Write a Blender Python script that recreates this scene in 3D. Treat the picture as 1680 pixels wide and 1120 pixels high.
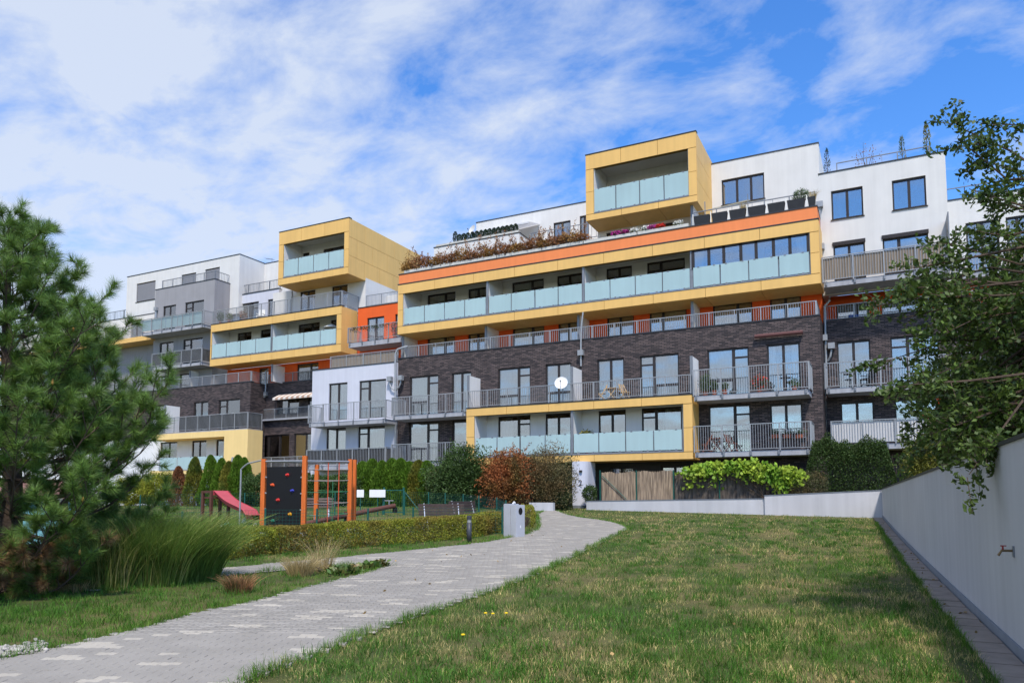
import bpy, bmesh, math, random
import numpy as np
from mathutils import Vector, Matrix, noise as mnoise
from mathutils.geometry import delaunay_2d_cdt

for o in list(bpy.data.objects): bpy.data.objects.remove(o)
random.seed(4); RNG = np.random.default_rng(11)
S = bpy.context.scene; COL = S.collection

# ------------------------------------------------------------------ camera
EYE = 1.6; PITCH = math.radians(4.68); YAW = math.radians(26.7)
FPX, CX, CY = 1221.0, 840.0, 722.0            # focal length and principal point, in pixels of the 1680 px photo
cam = bpy.data.cameras.new('camera'); camo = bpy.data.objects.new('camera', cam); COL.objects.link(camo)
camo.location = (0, 0, EYE); camo.rotation_euler = (math.pi/2 + PITCH, 0, YAW)
cam.sensor_width = 36; cam.lens = FPX/1680*36; cam.shift_y = (CY-560)/1680
cam.clip_start = .1; cam.clip_end = 4000
S.camera = camo
# ------------------------------------------------------------------ sky and sun
SUN_EL = math.radians(57); SUN_AZ = math.radians(149)     # azimuth clockwise from +Y
W = bpy.data.worlds.new('World'); S.world = W; W.use_nodes = True
def setup_world():
    nt = W.node_tree; nt.nodes.clear(); N = nt.nodes.new; L = nt.links.new
    out = N('ShaderNodeOutputWorld'); bg = N('ShaderNodeBackground'); bg.inputs[1].default_value = .135
    sky = N('ShaderNodeTexSky'); sky.sky_type = 'NISHITA'; sky.sun_disc = False
    sky.sun_elevation = SUN_EL; sky.sun_rotation = SUN_AZ; sky.altitude = 300
    sky.air_density = 1.0; sky.dust_density = .3; sky.ozone_density = 2.5
    tc = N('ShaderNodeTexCoord'); sep = N('ShaderNodeSeparateXYZ'); L(tc.outputs['Generated'], sep.inputs[0])
    zc = N('ShaderNodeMath'); zc.operation = 'MAXIMUM'; zc.inputs[1].default_value = 0; L(sep.outputs[2], zc.inputs[0])
    za = N('ShaderNodeMath'); za.operation = 'ADD'; za.inputs[1].default_value = .22; L(zc.outputs[0], za.inputs[0])
    dx = N('ShaderNodeMath'); dx.operation = 'DIVIDE'; L(sep.outputs[0], dx.inputs[0]); L(za.outputs[0], dx.inputs[1])
    dy = N('ShaderNodeMath'); dy.operation = 'DIVIDE'; L(sep.outputs[1], dy.inputs[0]); L(za.outputs[0], dy.inputs[1])
    cm = N('ShaderNodeCombineXYZ'); L(dx.outputs[0], cm.inputs[0]); L(dy.outputs[0], cm.inputs[1])
    mp = N('ShaderNodeMapping'); mp.inputs['Rotation'].default_value = (0, 0, math.radians(35)); mp.inputs['Scale'].default_value = (1.0, 1.35, 1)
    mp.inputs['Location'].default_value = (3.1, 1.35, 0)
    L(cm.outputs[0], mp.inputs[0])
    n1 = N('ShaderNodeTexNoise'); n1.inputs['Scale'].default_value = 4.2; n1.inputs['Detail'].default_value = 10; n1.inputs['Roughness'].default_value = .6; n1.inputs['Distortion'].default_value = .25
    L(mp.outputs[0], n1.inputs[0])
    n2 = N('ShaderNodeTexNoise'); n2.inputs['Scale'].default_value = .55; n2.inputs['Detail'].default_value = 2; L(mp.outputs[0], n2.inputs[0])
    # broad cover: cloudier towards the west (-X), clearing towards the east, as the photographed sky does
    cov = N('ShaderNodeMath'); cov.operation = 'MULTIPLY_ADD'; L(dx.outputs[0], cov.inputs[0]); cov.inputs[1].default_value = -.19
    L(n2.outputs[0], cov.inputs[2])
    cl = N('ShaderNodeClamp'); L(cov.outputs[0], cl.inputs[0]); cl.inputs[1].default_value = .1; cl.inputs[2].default_value = .86
    ad = N('ShaderNodeMath'); ad.operation = 'MULTIPLY_ADD'; L(cl.outputs[0], ad.inputs[0]); ad.inputs[1].default_value = .62; L(n1.outputs[0], ad.inputs[2])
    rp = N('ShaderNodeValToRGB'); e = rp.color_ramp.elements
    e[0].position = .68; e[0].color = (.03, .03, .03, 1); e[1].position = 1.16; e[1].color = (.88, .88, .88, 1)
    L(ad.outputs[0], rp.inputs[0])
    mx = N('ShaderNodeMix'); mx.data_type = 'RGBA'; L(rp.outputs[0], mx.inputs[0])
    hs = N('ShaderNodeHueSaturation'); hs.inputs['Hue'].default_value = .509; hs.inputs['Saturation'].default_value = 1.34; hs.inputs['Value'].default_value = 1.5; L(sky.outputs[0], hs.inputs['Color'])
    L(hs.outputs[0], mx.inputs[6]); mx.inputs[7].default_value = (4.0, 4.4, 5.1, 1)
    L(mx.outputs[2], bg.inputs[0]); L(bg.outputs[0], out.inputs[0])
setup_world()
sl = bpy.data.lights.new('sun', 'SUN'); sl.energy = 3.4; sl.angle = math.radians(6); sl.color = (1, .94, .86)
so = bpy.data.objects.new('sun', sl); COL.objects.link(so); so.location = (30, -20, 60)
sd = Vector((math.sin(SUN_AZ)*math.cos(SUN_EL), math.cos(SUN_AZ)*math.cos(SUN_EL), math.sin(SUN_EL)))
so.rotation_euler = sd.to_track_quat('Z', 'Y').to_euler()
vs = S.view_settings; vs.view_transform = 'Standard'; vs.look = 'None'; vs.exposure = 0.45; vs.gamma = 1; vs.use_curve_mapping = False

# ------------------------------------------------------------------ measuring the photo: pixel -> place
_F = np.array([-math.sin(YAW)*math.cos(PITCH), math.cos(YAW)*math.cos(PITCH), math.sin(PITCH)])
_R = np.array([math.cos(YAW), math.sin(YAW), 0.]); _U = np.cross(_R, _F); _O = np.array([0, 0, EYE])
def ray(x, y): return _F + _R*(x-CX)/FPX - _U*(y-CY)/FPX
def atY(x, y, Y): r = ray(x, y); return _O + r*Y/r[1]
def atD(x, y, d): return _O + ray(x, y)*d
def PX(x, Y, z):                                   # X of photo column x on the plane Y at height z
    k = (x-CX)/FPX; a = _R - k*_F; return -(a[1]*Y + a[2]*(z-EYE))/a[0]
def PZ(x, y, Y): return float(atY(x, y, Y)[2])
def gz(X, Y):                                      # the ground rises gently towards the building
    s = -X*math.sin(YAW) + Y*math.cos(YAW); s = min(max(s, -40), 40)
    return .0005*s*s + .012*s if s > 0 else .012*s
def gza(X, Y):
    s = np.clip(-X*math.sin(YAW) + Y*math.cos(YAW), -40, 40); return np.where(s > 0, .0005*s*s + .012*s, .012*s)
def gnd(x, y):
    r = ray(x, y); lo, hi = .5, 150.
    for _ in range(50):
        m = (lo+hi)/2; P = _O + r*m
        if P[2] < gz(P[0], P[1]): hi = m
        else: lo = m
    return _O + r*lo
def gd(x, d):                                      # ground point in photo column x at depth d
    P = atD(x, 822, d); return np.array([P[0], P[1], gz(P[0], P[1])])

# ------------------------------------------------------------------ materials
MATS = {}
def lin(c): return tuple((v/255/12.92 if v/255 <= .04045 else ((v/255+.055)/1.055)**2.4) for v in c)
def mat(name, col, rough=.7, var=.0, scale=3., spec=.3, metal=0., bump=0., bscale=40., island=0., streak=0., hue=None, trans=0., stretch=None):
    """procedural material: base colour, noise variation, optional per-leaf variation, vertical weather streaks, bump"""
    if name in MATS: return MATS[name]
    m = bpy.data.materials.new(name); m.use_nodes = True; nt = m.node_tree; N = nt.nodes.new; L = nt.links.new
    b = nt.nodes['Principled BSDF']; c = (*col, 1)
    b.inputs['Roughness'].default_value = rough; b.inputs['Metallic'].default_value = metal; b.inputs['Specular IOR Level'].default_value = spec
    src = N('ShaderNodeRGB'); src.outputs[0].default_value = c; cur = src.outputs[0]
    geo = N('ShaderNodeNewGeometry')
    def shade(fac, lo, hi, cur):
        mr = N('ShaderNodeMapRange'); L(fac, mr.inputs[0]); mr.inputs[1].default_value = .25; mr.inputs[2].default_value = .75; mr.inputs[3].default_value = lo; mr.inputs[4].default_value = hi
        v = N('ShaderNodeVectorMath'); v.operation = 'SCALE'; L(cur, v.inputs[0]); L(mr.outputs[0], v.inputs['Scale']); return v.outputs[0]
    pos = geo.outputs['Position']
    if stretch:
        mpn = N('ShaderNodeMapping'); mpn.inputs['Scale'].default_value = stretch; L(pos, mpn.inputs[0]); pos = mpn.outputs[0]
    if hue is not None:                                        # second colour, in patches
        n = N('ShaderNodeTexNoise'); n.inputs['Scale'].default_value = scale*.35; n.inputs['Detail'].default_value = 4; L(pos, n.inputs[0])
        mr = N('ShaderNodeMapRange'); L(n.outputs[0], mr.inputs[0]); mr.inputs[1].default_value = .42; mr.inputs[2].default_value = .64
        mx = N('ShaderNodeMix'); mx.data_type = 'RGBA'; L(mr.outputs[0], mx.inputs[0]); L(cur, mx.inputs[6]); mx.inputs[7].default_value = (*hue, 1); cur = mx.outputs[2]
    if var:
        n = N('ShaderNodeTexNoise'); n.inputs['Scale'].default_value = scale; n.inputs['Detail'].default_value = 5; L(pos, n.inputs[0]); cur = shade(n.outputs[0], 1-var, 1+var, cur)
    if streak:
        mp = N('ShaderNodeMapping'); mp.inputs['Scale'].default_value = (2.2, 2.2, .10); L(geo.outputs['Position'], mp.inputs[0])
        n = N('ShaderNodeTexNoise'); n.inputs['Scale'].default_value = 2.0; n.inputs['Detail'].default_value = 6; L(mp.outputs[0], n.inputs[0]); cur = shade(n.outputs[0], 1-streak, 1+streak*.4, cur)
    if island:
        mr = N('ShaderNodeMapRange'); L(geo.outputs['Random Per Island'], mr.inputs[0]); mr.inputs[3].default_value = 1-island; mr.inputs[4].default_value = 1+island
        v = N('ShaderNodeVectorMath'); v.operation = 'SCALE'; L(cur, v.inputs[0]); L(mr.outputs[0], v.inputs['Scale']); cur = v.outputs[0]
    L(cur, b.inputs['Base Color'])
    if bump:
        n = N('ShaderNodeTexNoise'); n.inputs['Scale'].default_value = bscale; n.inputs['Detail'].default_value = 4; L(geo.outputs['Position'], n.inputs[0])
        bp = N('ShaderNodeBump'); bp.inputs['Strength'].default_value = bump; bp.inputs['Distance'].default_value = .02; L(n.outputs[0], bp.inputs['Height']); L(bp.outputs[0], b.inputs['Normal'])
    if trans:
        tr = N('ShaderNodeBsdfTranslucent'); L(cur, tr.inputs[0]); ms = N('ShaderNodeMixShader'); ms.inputs[0].default_value = trans
        L(b.outputs[0], ms.inputs[1]); L(tr.outputs[0], ms.inputs[2]); L(ms.outputs[0], nt.nodes['Material Output'].inputs[0])
    MATS[name] = m; return m

def brick_mat():
    m = bpy.data.materials.new('dark_brick'); m.use_nodes = True; nt = m.node_tree; N = nt.nodes.new; L = nt.links.new; b = nt.nodes['Principled BSDF']
    g = N('ShaderNodeNewGeometry'); sp = N('ShaderNodeSeparateXYZ'); L(g.outputs['Position'], sp.inputs[0])
    ad = N('ShaderNodeMath'); L(sp.outputs[0], ad.inputs[0]); L(sp.outputs[1], ad.inputs[1])
    cb = N('ShaderNodeCombineXYZ'); L(ad.outputs[0], cb.inputs[0]); L(sp.outputs[2], cb.inputs[1])
    br = N('ShaderNodeTexBrick'); br.inputs['Scale'].default_value = 1; br.inputs['Brick Width'].default_value = .29; br.inputs['Row Height'].default_value = .083
    br.inputs['Mortar Size'].default_value = .016; br.inputs['Bias'].default_value = -.1; br.inputs['Mortar Smooth'].default_value = .2
    br.inputs['Color1'].default_value = (*lin((56, 49, 50)), 1); br.inputs['Color2'].default_value = (*lin((108, 93, 90)), 1); br.inputs['Mortar'].default_value = (*lin((44, 41, 42)), 1)
    L(cb.outputs[0], br.inputs[0])
    n = N('ShaderNodeTexNoise'); n.inputs['Scale'].default_value = .9; n.inputs['Detail'].default_value = 6; L(g.outputs['Position'], n.inputs[0])
    mr = N('ShaderNodeMapRange'); L(n.outputs[0], mr.inputs[0]); mr.inputs[1].default_value = .25; mr.inputs[2].default_value = .75; mr.inputs[3].default_value = .9; mr.inputs[4].default_value = 1.1
    v = N('ShaderNodeVectorMath'); v.operation = 'SCALE'; L(br.outputs[0], v.inputs[0]); L(mr.outputs[0], v.inputs['Scale']); L(v.outputs[0], b.inputs['Base Color'])
    b.inputs['Roughness'].default_value = .65; b.inputs['Specular IOR Level'].default_value = .3
    bp = N('ShaderNodeBump'); bp.inputs['Strength'].default_value = .6; bp.inputs['Distance'].default_value = .012; bp.invert = True; L(br.outputs['Fac'], bp.inputs['Height']); L(bp.outputs[0], b.inputs['Normal'])
    return m
def glass_mat(name, fac, tint):
    m = bpy.data.materials.new(name); m.use_nodes = True; nt = m.node_tree; N = nt.nodes.new; L = nt.links.new
    nt.nodes.remove(nt.nodes['Principled BSDF'])
    gl = N('ShaderNodeBsdfGlossy'); gl.inputs['Roughness'].default_value = .015; gl.inputs['Color'].default_value = (.97, .94, .9, 1)
    tr = N('ShaderNodeBsdfTransparent'); tr.inputs[0].default_value = (*tint, 1)
    fr = N('ShaderNodeFresnel'); fr.inputs[0].default_value = 1.5
    ad = N('ShaderNodeMath'); ad.operation = 'ADD'; ad.use_clamp = True; L(fr.outputs[0], ad.inputs[0]); ad.inputs[1].default_value = fac
    g = N('ShaderNodeNewGeometry'); n = N('ShaderNodeTexNoise'); n.inputs['Scale'].default_value = 1.1; n.inputs['Detail'].default_value = 1; L(g.outputs['Position'], n.inputs[0])
    bp = N('ShaderNodeBump'); bp.inputs['Strength'].default_value = .06; bp.inputs['Distance'].default_value = .02; L(n.outputs[0], bp.inputs['Height']); L(bp.outputs[0], gl.inputs['Normal'])
    ms = N('ShaderNodeMixShader'); L(ad.outputs[0], ms.inputs[0]); L(tr.outputs[0], ms.inputs[1]); L(gl.outputs[0], ms.inputs[2]); L(ms.outputs[0], nt.nodes['Material Output'].inputs[0])
    return m
def reed_mat(name, c1, c2, sc):
    m = bpy.data.materials.new(name); m.use_nodes = True; nt = m.node_tree; N = nt.nodes.new; L = nt.links.new; b = nt.nodes['Principled BSDF']
    g = N('ShaderNodeNewGeometry'); mp = N('ShaderNodeMapping'); mp.inputs['Scale'].default_value = (sc, sc, 1.2); L(g.outputs['Position'], mp.inputs[0])
    n = N('ShaderNodeTexNoise'); n.inputs['Scale'].default_value = 1; n.inputs['Detail'].default_value = 3; L(mp.outputs[0], n.inputs[0])
    r = N('ShaderNodeValToRGB'); r.color_ramp.elements[0].position = .35; r.color_ramp.elements[1].position = .68
    r.color_ramp.elements[0].color = (*c1, 1); r.color_ramp.elements[1].color = (*c2, 1); L(n.outputs[0], r.inputs[0]); L(r.outputs[0], b.inputs['Base Color']); b.inputs['Roughness'].default_value = .8
    bp = N('ShaderNodeBump'); bp.inputs['Strength'].default_value = .7; bp.inputs['Distance'].default_value = .02; L(n.outputs[0], bp.inputs['Height']); L(bp.outputs[0], b.inputs['Normal'])
    return m
BRICK = brick_mat()
GLASS = glass_mat('window_glass', .25, (.86, .9, .9)); GLASS2 = glass_mat('clear_glass', .05, (.9, .95, .95))
WHITE = mat('white_render', lin((214, 212, 208)), .85, .04, 1.2, streak=.07, bump=.15, bscale=120)
LILAC = mat('lilac_white_render', lin((200, 201, 210)), .85, .04, 1.2, streak=.07, bump=.15, bscale=120)
GREYR = mat('grey_render', lin((150, 148, 150)), .85, .05, 1.2, streak=.08, bump=.15, bscale=120)
LOGGIA = mat('loggia_render', lin((224, 223, 222)), .85, .04, 1.5, streak=.05)
CEIL = mat('balcony_ceiling', lin((206, 205, 204)), .9, .05, 1.0)
ORANGE = mat('orange_render', lin((226, 96, 40)), .8, .05, 1.4, streak=.06)
ORANGEB = mat('pale_orange_cladding', lin((233, 134, 78)), .6, .04, .8, streak=.06)
YELLOW = mat('yellow_cladding', lin((226, 182, 108)), .55, .06, .8, streak=.08, bump=.05)
YJOINT = mat('yellow_joint', lin((120, 96, 48)), .8)
FROST = mat('frosted_glass', lin((190, 216, 217)), .15, .05, .5, spec=.6, streak=.05, trans=.3)
STEEL = mat('galvanised_steel', lin((156, 158, 160)), .45, .08, 6, metal=.35, spec=.4)
STEELD = mat('weathered_steel', lin((126, 130, 136)), .5, .1, 5, metal=.3)
CONC = mat('balcony_concrete', lin((164, 165, 170)), .85, .10, 1.6, streak=.18, bump=.2, bscale=30)
COPING = mat('dark_coping', lin((58, 60, 64)), .5, .1, 3, metal=.3)
FRAME = mat('dark_window_frame', lin((50, 45, 44)), .45, .08, 4)
ROOM = mat('room_interior', lin((120, 112, 104)), .9, .15, .8)
CURT = mat('white_curtain', lin((222, 222, 224)), .9, .05, 6, trans=.25)
CURTG = mat('grey_curtain', lin((150, 158, 165)), .9, .05, 6, trans=.2)
BLIND = mat('cream_blind', lin((196, 200, 184)), .8, .03, 2)
SHUT = mat('grey_shutter', lin((134, 134, 138)), .6, .05, 2)
DARKSCR = mat('dark_balcony_screen', lin((36, 36, 38)), .8, .15, 3, stretch=(6, 6, .4))
BROWNSCR = mat('taupe_balcony_screen', lin((138, 124, 108)), .85, .22, 2.2, stretch=(3.5, 3.5, .15))
WHITESCR = mat('pale_balcony_screen', lin((200, 198, 196)), .85, .1, 3, stretch=(5, 5, .3))
PWALL = mat('partition_white', lin((226, 225, 222)), .8, .04, 2, streak=.08)
ROOF = mat('roof_membrane', lin((120, 120, 118)), .9, .1, 1)
DARKW = mat('dark_ground_floor', lin((64, 62, 62)), .7, .15, 1.5)

# ------------------------------------------------------------------ mesh building
class MB:
    def __init__(s): s.v = []; s.f = []
    def add(s, vs, fs):
        n = len(s.v); s.v += [tuple(map(float, p)) for p in vs]; s.f += [tuple(i+n for i in q) for q in fs]; return s
    def box(s, x0, x1, y0, y1, z0, z1):
        return s.add([(x0,y0,z0),(x1,y0,z0),(x1,y1,z0),(x0,y1,z0),(x0,y0,z1),(x1,y0,z1),(x1,y1,z1),(x0,y1,z1)],
                     [(0,3,2,1),(4,5,6,7),(0,1,5,4),(1,2,6,5),(2,3,7,6),(3,0,4,7)])
    def obox(s, c, ax, ay, az):                     # box from centre and three half-axis vectors
        c, ax, ay, az = map(Vector, (c, ax, ay, az)); P = []
        for k in (-1, 1):
            for i, j in ((-1,-1),(1,-1),(1,1),(-1,1)): P.append(c+ax*i+ay*j+az*k)
        return s.add(P, [(0,3,2,1),(4,5,6,7),(0,1,5,4),(1,2,6,5),(2,3,7,6),(3,0,4,7)])
    def bar(s, p, q, w, h=None):                    # rectangular bar between two points
        p, q = Vector(p), Vector(q); d = (q-p); L = d.length
        if L < 1e-6: return s
        d /= L; up = Vector((0,0,1)) if abs(d.z) < .9 else Vector((1,0,0)); a = d.cross(up).normalized(); b = a.cross(d)
        return s.obox((p+q)/2, d*L/2, a*w/2, b*(h or w)/2)
    def tube(s, pts, rad, n=6, cap=True):           # tube along points, radius a number or list
        pts = [Vector(p) for p in pts]; m = len(pts); rs = rad if hasattr(rad, '__len__') else [rad]*m; base = len(s.v); prev = None
        for i, p in enumerate(pts):
            t = (pts[min(i+1, m-1)]-pts[max(i-1, 0)]).normalized()
            if prev is None: a = t.cross(Vector((0,0,1)) if abs(t.z) < .9 else Vector((1,0,0))).normalized()
            else: a = (prev - t*prev.dot(t)).normalized()
            prev = a; b = t.cross(a)
            for k in range(n):
                an = 2*math.pi*k/n; s.v.append(tuple(p + (a*math.cos(an)+b*math.sin(an))*rs[i]))
        for i in range(m-1):
            for k in range(n):
                k2 = (k+1) % n; s.f.append((base+i*n+k, base+i*n+k2, base+(i+1)*n+k2, base+(i+1)*n+k))
        if cap: s.f.append(tuple(base+k for k in reversed(range(n)))); s.f.append(tuple(base+(m-1)*n+k for k in range(n)))
        return s
    def lathe(s, c, prof, n=16):                    # profile [(r,z)] turned about the vertical through c
        b = len(s.v); m = len(prof)
        for r, z in prof:
            for k in range(n):
                a = 2*math.pi*k/n; s.v.append((c[0]+r*math.cos(a), c[1]+r*math.sin(a), c[2]+z))
        for i in range(m-1):
            for k in range(n): s.f.append((b+i*n+k, b+i*n+(k+1)%n, b+(i+1)*n+(k+1)%n, b+(i+1)*n+k))
        s.f.append(tuple(b+k for k in reversed(range(n)))); s.f.append(tuple(b+(m-1)*n+k for k in range(n))); return s
    def build(s, name, m, parent=None, label=None, smooth=False):
        me = bpy.data.meshes.new(name); me.from_pydata(s.v, [], s.f); me.materials.append(m)
        if smooth: me.polygons.foreach_set('use_smooth', [True]*len(me.polygons))
        me.update(); return link(name, me, parent, label)
def link(name, me, parent=None, label=None):
    o = bpy.data.objects.new(name, me); COL.objects.link(o)
    if parent is not None:
        o.parent = parent
        if parent.type == 'EMPTY': o.matrix_parent_inverse = parent_inv(parent)
    if label: o['label'] = label
    return o
def parent_inv(p):
    return p.matrix_basis.inverted() if p.get('_w') else Matrix()
def empty(name, loc, label, cat, group=None, world=True, rz=0):
    """a thing: an Empty at its base. world=True: its parts are given in world coordinates"""
    o = bpy.data.objects.new(name, None); COL.objects.link(o); o.location = loc; o.rotation_euler = (0, 0, rz); o.empty_display_size = .2
    if world: o['_w'] = 1
    return tag(o, label, cat, group)
def tag(o, label=None, cat=None, group=None, kind=None):
    if label: o['label'] = label
    if cat: o['category'] = cat
    if group: o['group'] = group
    if kind: o['kind'] = kind
    return o
def npmesh(name, V, faces, m, parent=None, nper=4):
    """big mesh from numpy: V (n,3), faces (k,nper)"""
    me = bpy.data.meshes.new(name); V = np.asarray(V, np.float32); faces = np.asarray(faces, np.int32)
    me.vertices.add(len(V)); me.vertices.foreach_set('co', V.ravel())
    me.loops.add(faces.size); me.loops.foreach_set('vertex_index', faces.ravel())
    me.polygons.add(len(faces)); me.polygons.foreach_set('loop_start', np.arange(0, faces.size, nper, dtype=np.int32))
    me.update(calc_edges=True); me.materials.append(m)
    return link(name, me, parent)
def copy_thing(o, loc, rz=None, label=None, scale=None):
    c = o.copy(); COL.objects.link(c); c.location = loc
    if rz is not None: c.rotation_euler = (0, 0, rz)
    if scale: c.scale = (scale,)*3
    if label: c['label'] = label
    for ch in list(o.children):
        d = ch.copy(); COL.objects.link(d); d.parent = c
        for g in list(ch.children):
            e = g.copy(); COL.objects.link(e); e.parent = d
    return c

# ================================================================== GROUND
GROUND = mat('lawn_soil', lin((64, 74, 32)), .95, .25, 1.5, hue=lin((104, 94, 58)), bump=.4, bscale=25)
def build_ground():
    # fine grid near, coarse far, one sheet
    xs = np.unique(np.concatenate([np.linspace(-900, -90, 12), np.arange(-90, 40, 2.), np.linspace(40, 900, 14)]))
    ys = np.unique(np.concatenate([np.linspace(-600, -20, 10), np.arange(-20, 60, 2.), np.linspace(60, 1200, 14)]))
    X, Y = np.meshgrid(xs, ys); Z = gza(X, Y); V = np.stack([X, Y, Z], -1).reshape(-1, 3); n = len(xs); F = []
    for j in range(len(ys)-1):
        for i in range(n-1): F.append((j*n+i, j*n+i+1, (j+1)*n+i+1, (j+1)*n+i))
    tag(npmesh('ground', V, F, GROUND), kind='structure')
build_ground()

# ================================================================== APARTMENT BUILDING
F1, F2, F3, F4, F5, F6, RF = 4.0, 6.95, 9.9, 12.75, 15.8, 18.8, 22.0      # floor levels
BASE = 1.15
B = empty('apartment_building', (-22, 45, BASE), 'long stepped apartment building in dark brick and white render with yellow framed loggias', 'building')

def wall(name, m, X0, X1, Z0, Z1, Y, holes=(), th=.3, label=None):
    """wall slab facing -Y with real openings (each a (x0,x1,z0,z1)) and their reveals"""
    xs = sorted({X0, X1, *[h[0] for h in holes], *[h[1] for h in holes]}); zs = sorted({Z0, Z1, *[h[2] for h in holes], *[h[3] for h in holes]})
    xs = [x for x in xs if X0 <= x <= X1]; zs = [z for z in zs if Z0 <= z <= Z1]
    mb = MB(); Yb = Y+th
    def hole(xm, zm): return any(h[0] < xm < h[1] and h[2] < zm < h[3] for h in holes)
    nx, nz = len(xs)-1, len(zs)-1; H = [[hole((xs[i]+xs[i+1])/2, (zs[j]+zs[j+1])/2) for j in range(nz)] for i in range(nx)]
    solid = lambda i, j: 0 <= i < nx and 0 <= j < nz and not H[i][j]
    for i in range(nx):
        for j in range(nz):
            if H[i][j]: continue
            a, b, c, d = xs[i], xs[i+1], zs[j], zs[j+1]
            mb.add([(a,Y,c),(b,Y,c),(b,Y,d),(a,Y,d)], [(0,1,2,3)]); mb.add([(a,Yb,c),(b,Yb,c),(b,Yb,d),(a,Yb,d)], [(3,2,1,0)])
            if not solid(i-1, j): mb.add([(a,Y,c),(a,Yb,c),(a,Yb,d),(a,Y,d)], [(3,2,1,0)])
            if not solid(i+1, j): mb.add([(b,Y,c),(b,Yb,c),(b,Yb,d),(b,Y,d)], [(0,1,2,3)])
            if not solid(i, j-1): mb.add([(a,Y,c),(b,Y,c),(b,Yb,c),(a,Yb,c)], [(3,2,1,0)])
            if not solid(i, j+1): mb.add([(a,Y,d),(b,Y,d),(b,Yb,d),(a,Yb,d)], [(0,1,2,3)])
    return mb.build(name, m, B, label)
def sbox(name, m, x0, x1, y0, y1, z0, z1, parent=None, label=None):
    return MB().box(x0, x1, y0, y1, z0, z1).build(name, m, parent or B, label)
def slant(): pass

def curtain_mesh(X0, X1, z0, z1, Y, amp=.03):
    mb = MB(); n = max(6, int((X1-X0)/.07)); ph = random.random()*6
    pts = [(X0+(X1-X0)*i/n, Y+amp*math.sin(i*1.9+ph)+amp*.5*math.sin(i*.7+ph)) for i in range(n+1)]
    for i in range(n):
        (a, ya), (b, yb) = pts[i], pts[i+1]; mb.add([(a,ya,z0),(b,yb,z0),(b,yb,z1),(a,ya,z1)], [(0,1,2,3)])
    return mb
def window(h, Y, lay='two', cur=None, low=False, sill=False, shut=False, inset=.12):
    """a window or glazed door in opening h: dark frame (the part), panes, room niche, curtains or blinds as sub-parts"""
    X0, X1, z0, z1 = h; w = X1-X0; fw = .075; mb = MB(); ya, yb = Y+inset-.04, Y+inset+.05
    def vbar(x, ww, a=z0, b=z1): mb.box(x-ww/2, x+ww/2, ya, yb, a, b)
    mb.box(X0, X0+fw, ya, yb, z0, z1).box(X1-fw, X1, ya, yb, z0, z1).box(X0+fw, X1-fw, ya, yb, z1-fw*1.3, z1).box(X0+fw, X1-fw, ya, yb, z0, z0+fw)
    cells = []                                            # (x0,x1,z0,z1) of the panes
    a, b, c, d = X0+fw, X1-fw, z0+fw, z1-fw*1.3
    def split(x, ww=.13): mb.box(x-ww/2, x+ww/2, ya+.004, yb-.004, c, d)
    def hbar(x0, x1, z, hh=.09): mb.box(x0, x1, ya+.008, yb-.008, z-hh/2, z+hh/2)
    if lay == 'two': m_ = (X0+X1)/2; split(m_); cols = [(a, m_-.065), (m_+.065, b)]
    elif lay == 'three': m1, m2 = X0+w*.36, X0+w*.69; split(m1); split(m2); cols = [(a, m1-.065), (m1+.065, m2-.065), (m2+.065, b)]
    elif lay in ('bigL', 'bigR'):
        m_ = X0+w*(.63 if lay == 'bigL' else .36); split(m_, .15); cols = [(a, m_-.075), (m_+.075, b)]
    else: cols = [(a, b)]
    for i, (p, q) in enumerate(cols):
        door = (lay == 'bigL' and i == 1) or (lay == 'bigR' and i == 0)
        if door and d-c > 1.9: z = d-.42; hbar(p, q, z); cells += [(p, q, z+.045, d), (p, q, c, z-.045)]
        elif low and d-c > 1.7: z = c+.78; hbar(p, q, z, .12); cells += [(p, q, z+.06, d), (p, q, c, z-.06)]
        else: cells.append((p, q, c, d))
    W_ = mb.build('window', FRAME, B)
    if shut:
        sh = MB()
        n = int((d-c)/.07)
        for k in range(n): z = c+(d-c)*k/n; sh.box(a, b, ya-.02, ya+.0, z+.004, c+(d-c)*(k+1)/n-.004)
        sh.build('roller_shutter', SHUT, W_)
    for p, q, r, t in cells: MB().box(p, q, Y+inset, Y+inset+.012, r, t).build('pane', GLASS, W_)
    # room behind
    dp = 1.9; e = .002; R = MB(); x0, x1, y0, y1 = X0+e, X1-e, Y+.301, Y+.3+dp
    R.add([(x0,y0,z0),(x1,y0,z0),(x1,y0,z1),(x0,y0,z1),(x0,y1,z0),(x1,y1,z0),(x1,y1,z1),(x0,y1,z1)], [(4,5,6,7),(0,4,7,3),(5,1,2,6),(0,1,5,4),(7,6,2,3)])
    R.build('room', ROOM, W_)
    yc = Y+inset+.13
    if cur == 'full': curtain_mesh(a, b, z0+.03, d, yc).build('curtain', CURT, W_)
    elif cur == 'grey': curtain_mesh(a, b, z0+.03, d, yc).build('curtain', CURTG, W_)
    elif cur == 'left': curtain_mesh(a, a+w*.35, z0+.03, d, yc).build('curtain', CURT, W_)
    elif cur == 'right': curtain_mesh(b-w*.4, b, z0+.03, d, yc).build('curtain', CURT, W_)
    elif cur == 'sides':
        curtain_mesh(a, a+w*.2, z0+.03, d, yc).build('curtain', CURT, W_); curtain_mesh(b-w*.2, b, z0+.03, d, yc).build('curtain', CURT, W_)
    elif cur == 'blind': MB().box(a, cols[0][1], yc, yc+.01, d-(d-c)*.55, d).build('blind', BLIND, W_)
    elif cur == 'blind2': MB().box(a, b, yc, yc+.01, d-(d-c)*.35, d).build('blind', BLIND, W_)
    if sill: MB().box(X0-.05, X1+.05, Y-.05, Y+inset-.041, z0-.04, z0-.002).build('sill', FRAME, W_)
    return W_
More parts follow.
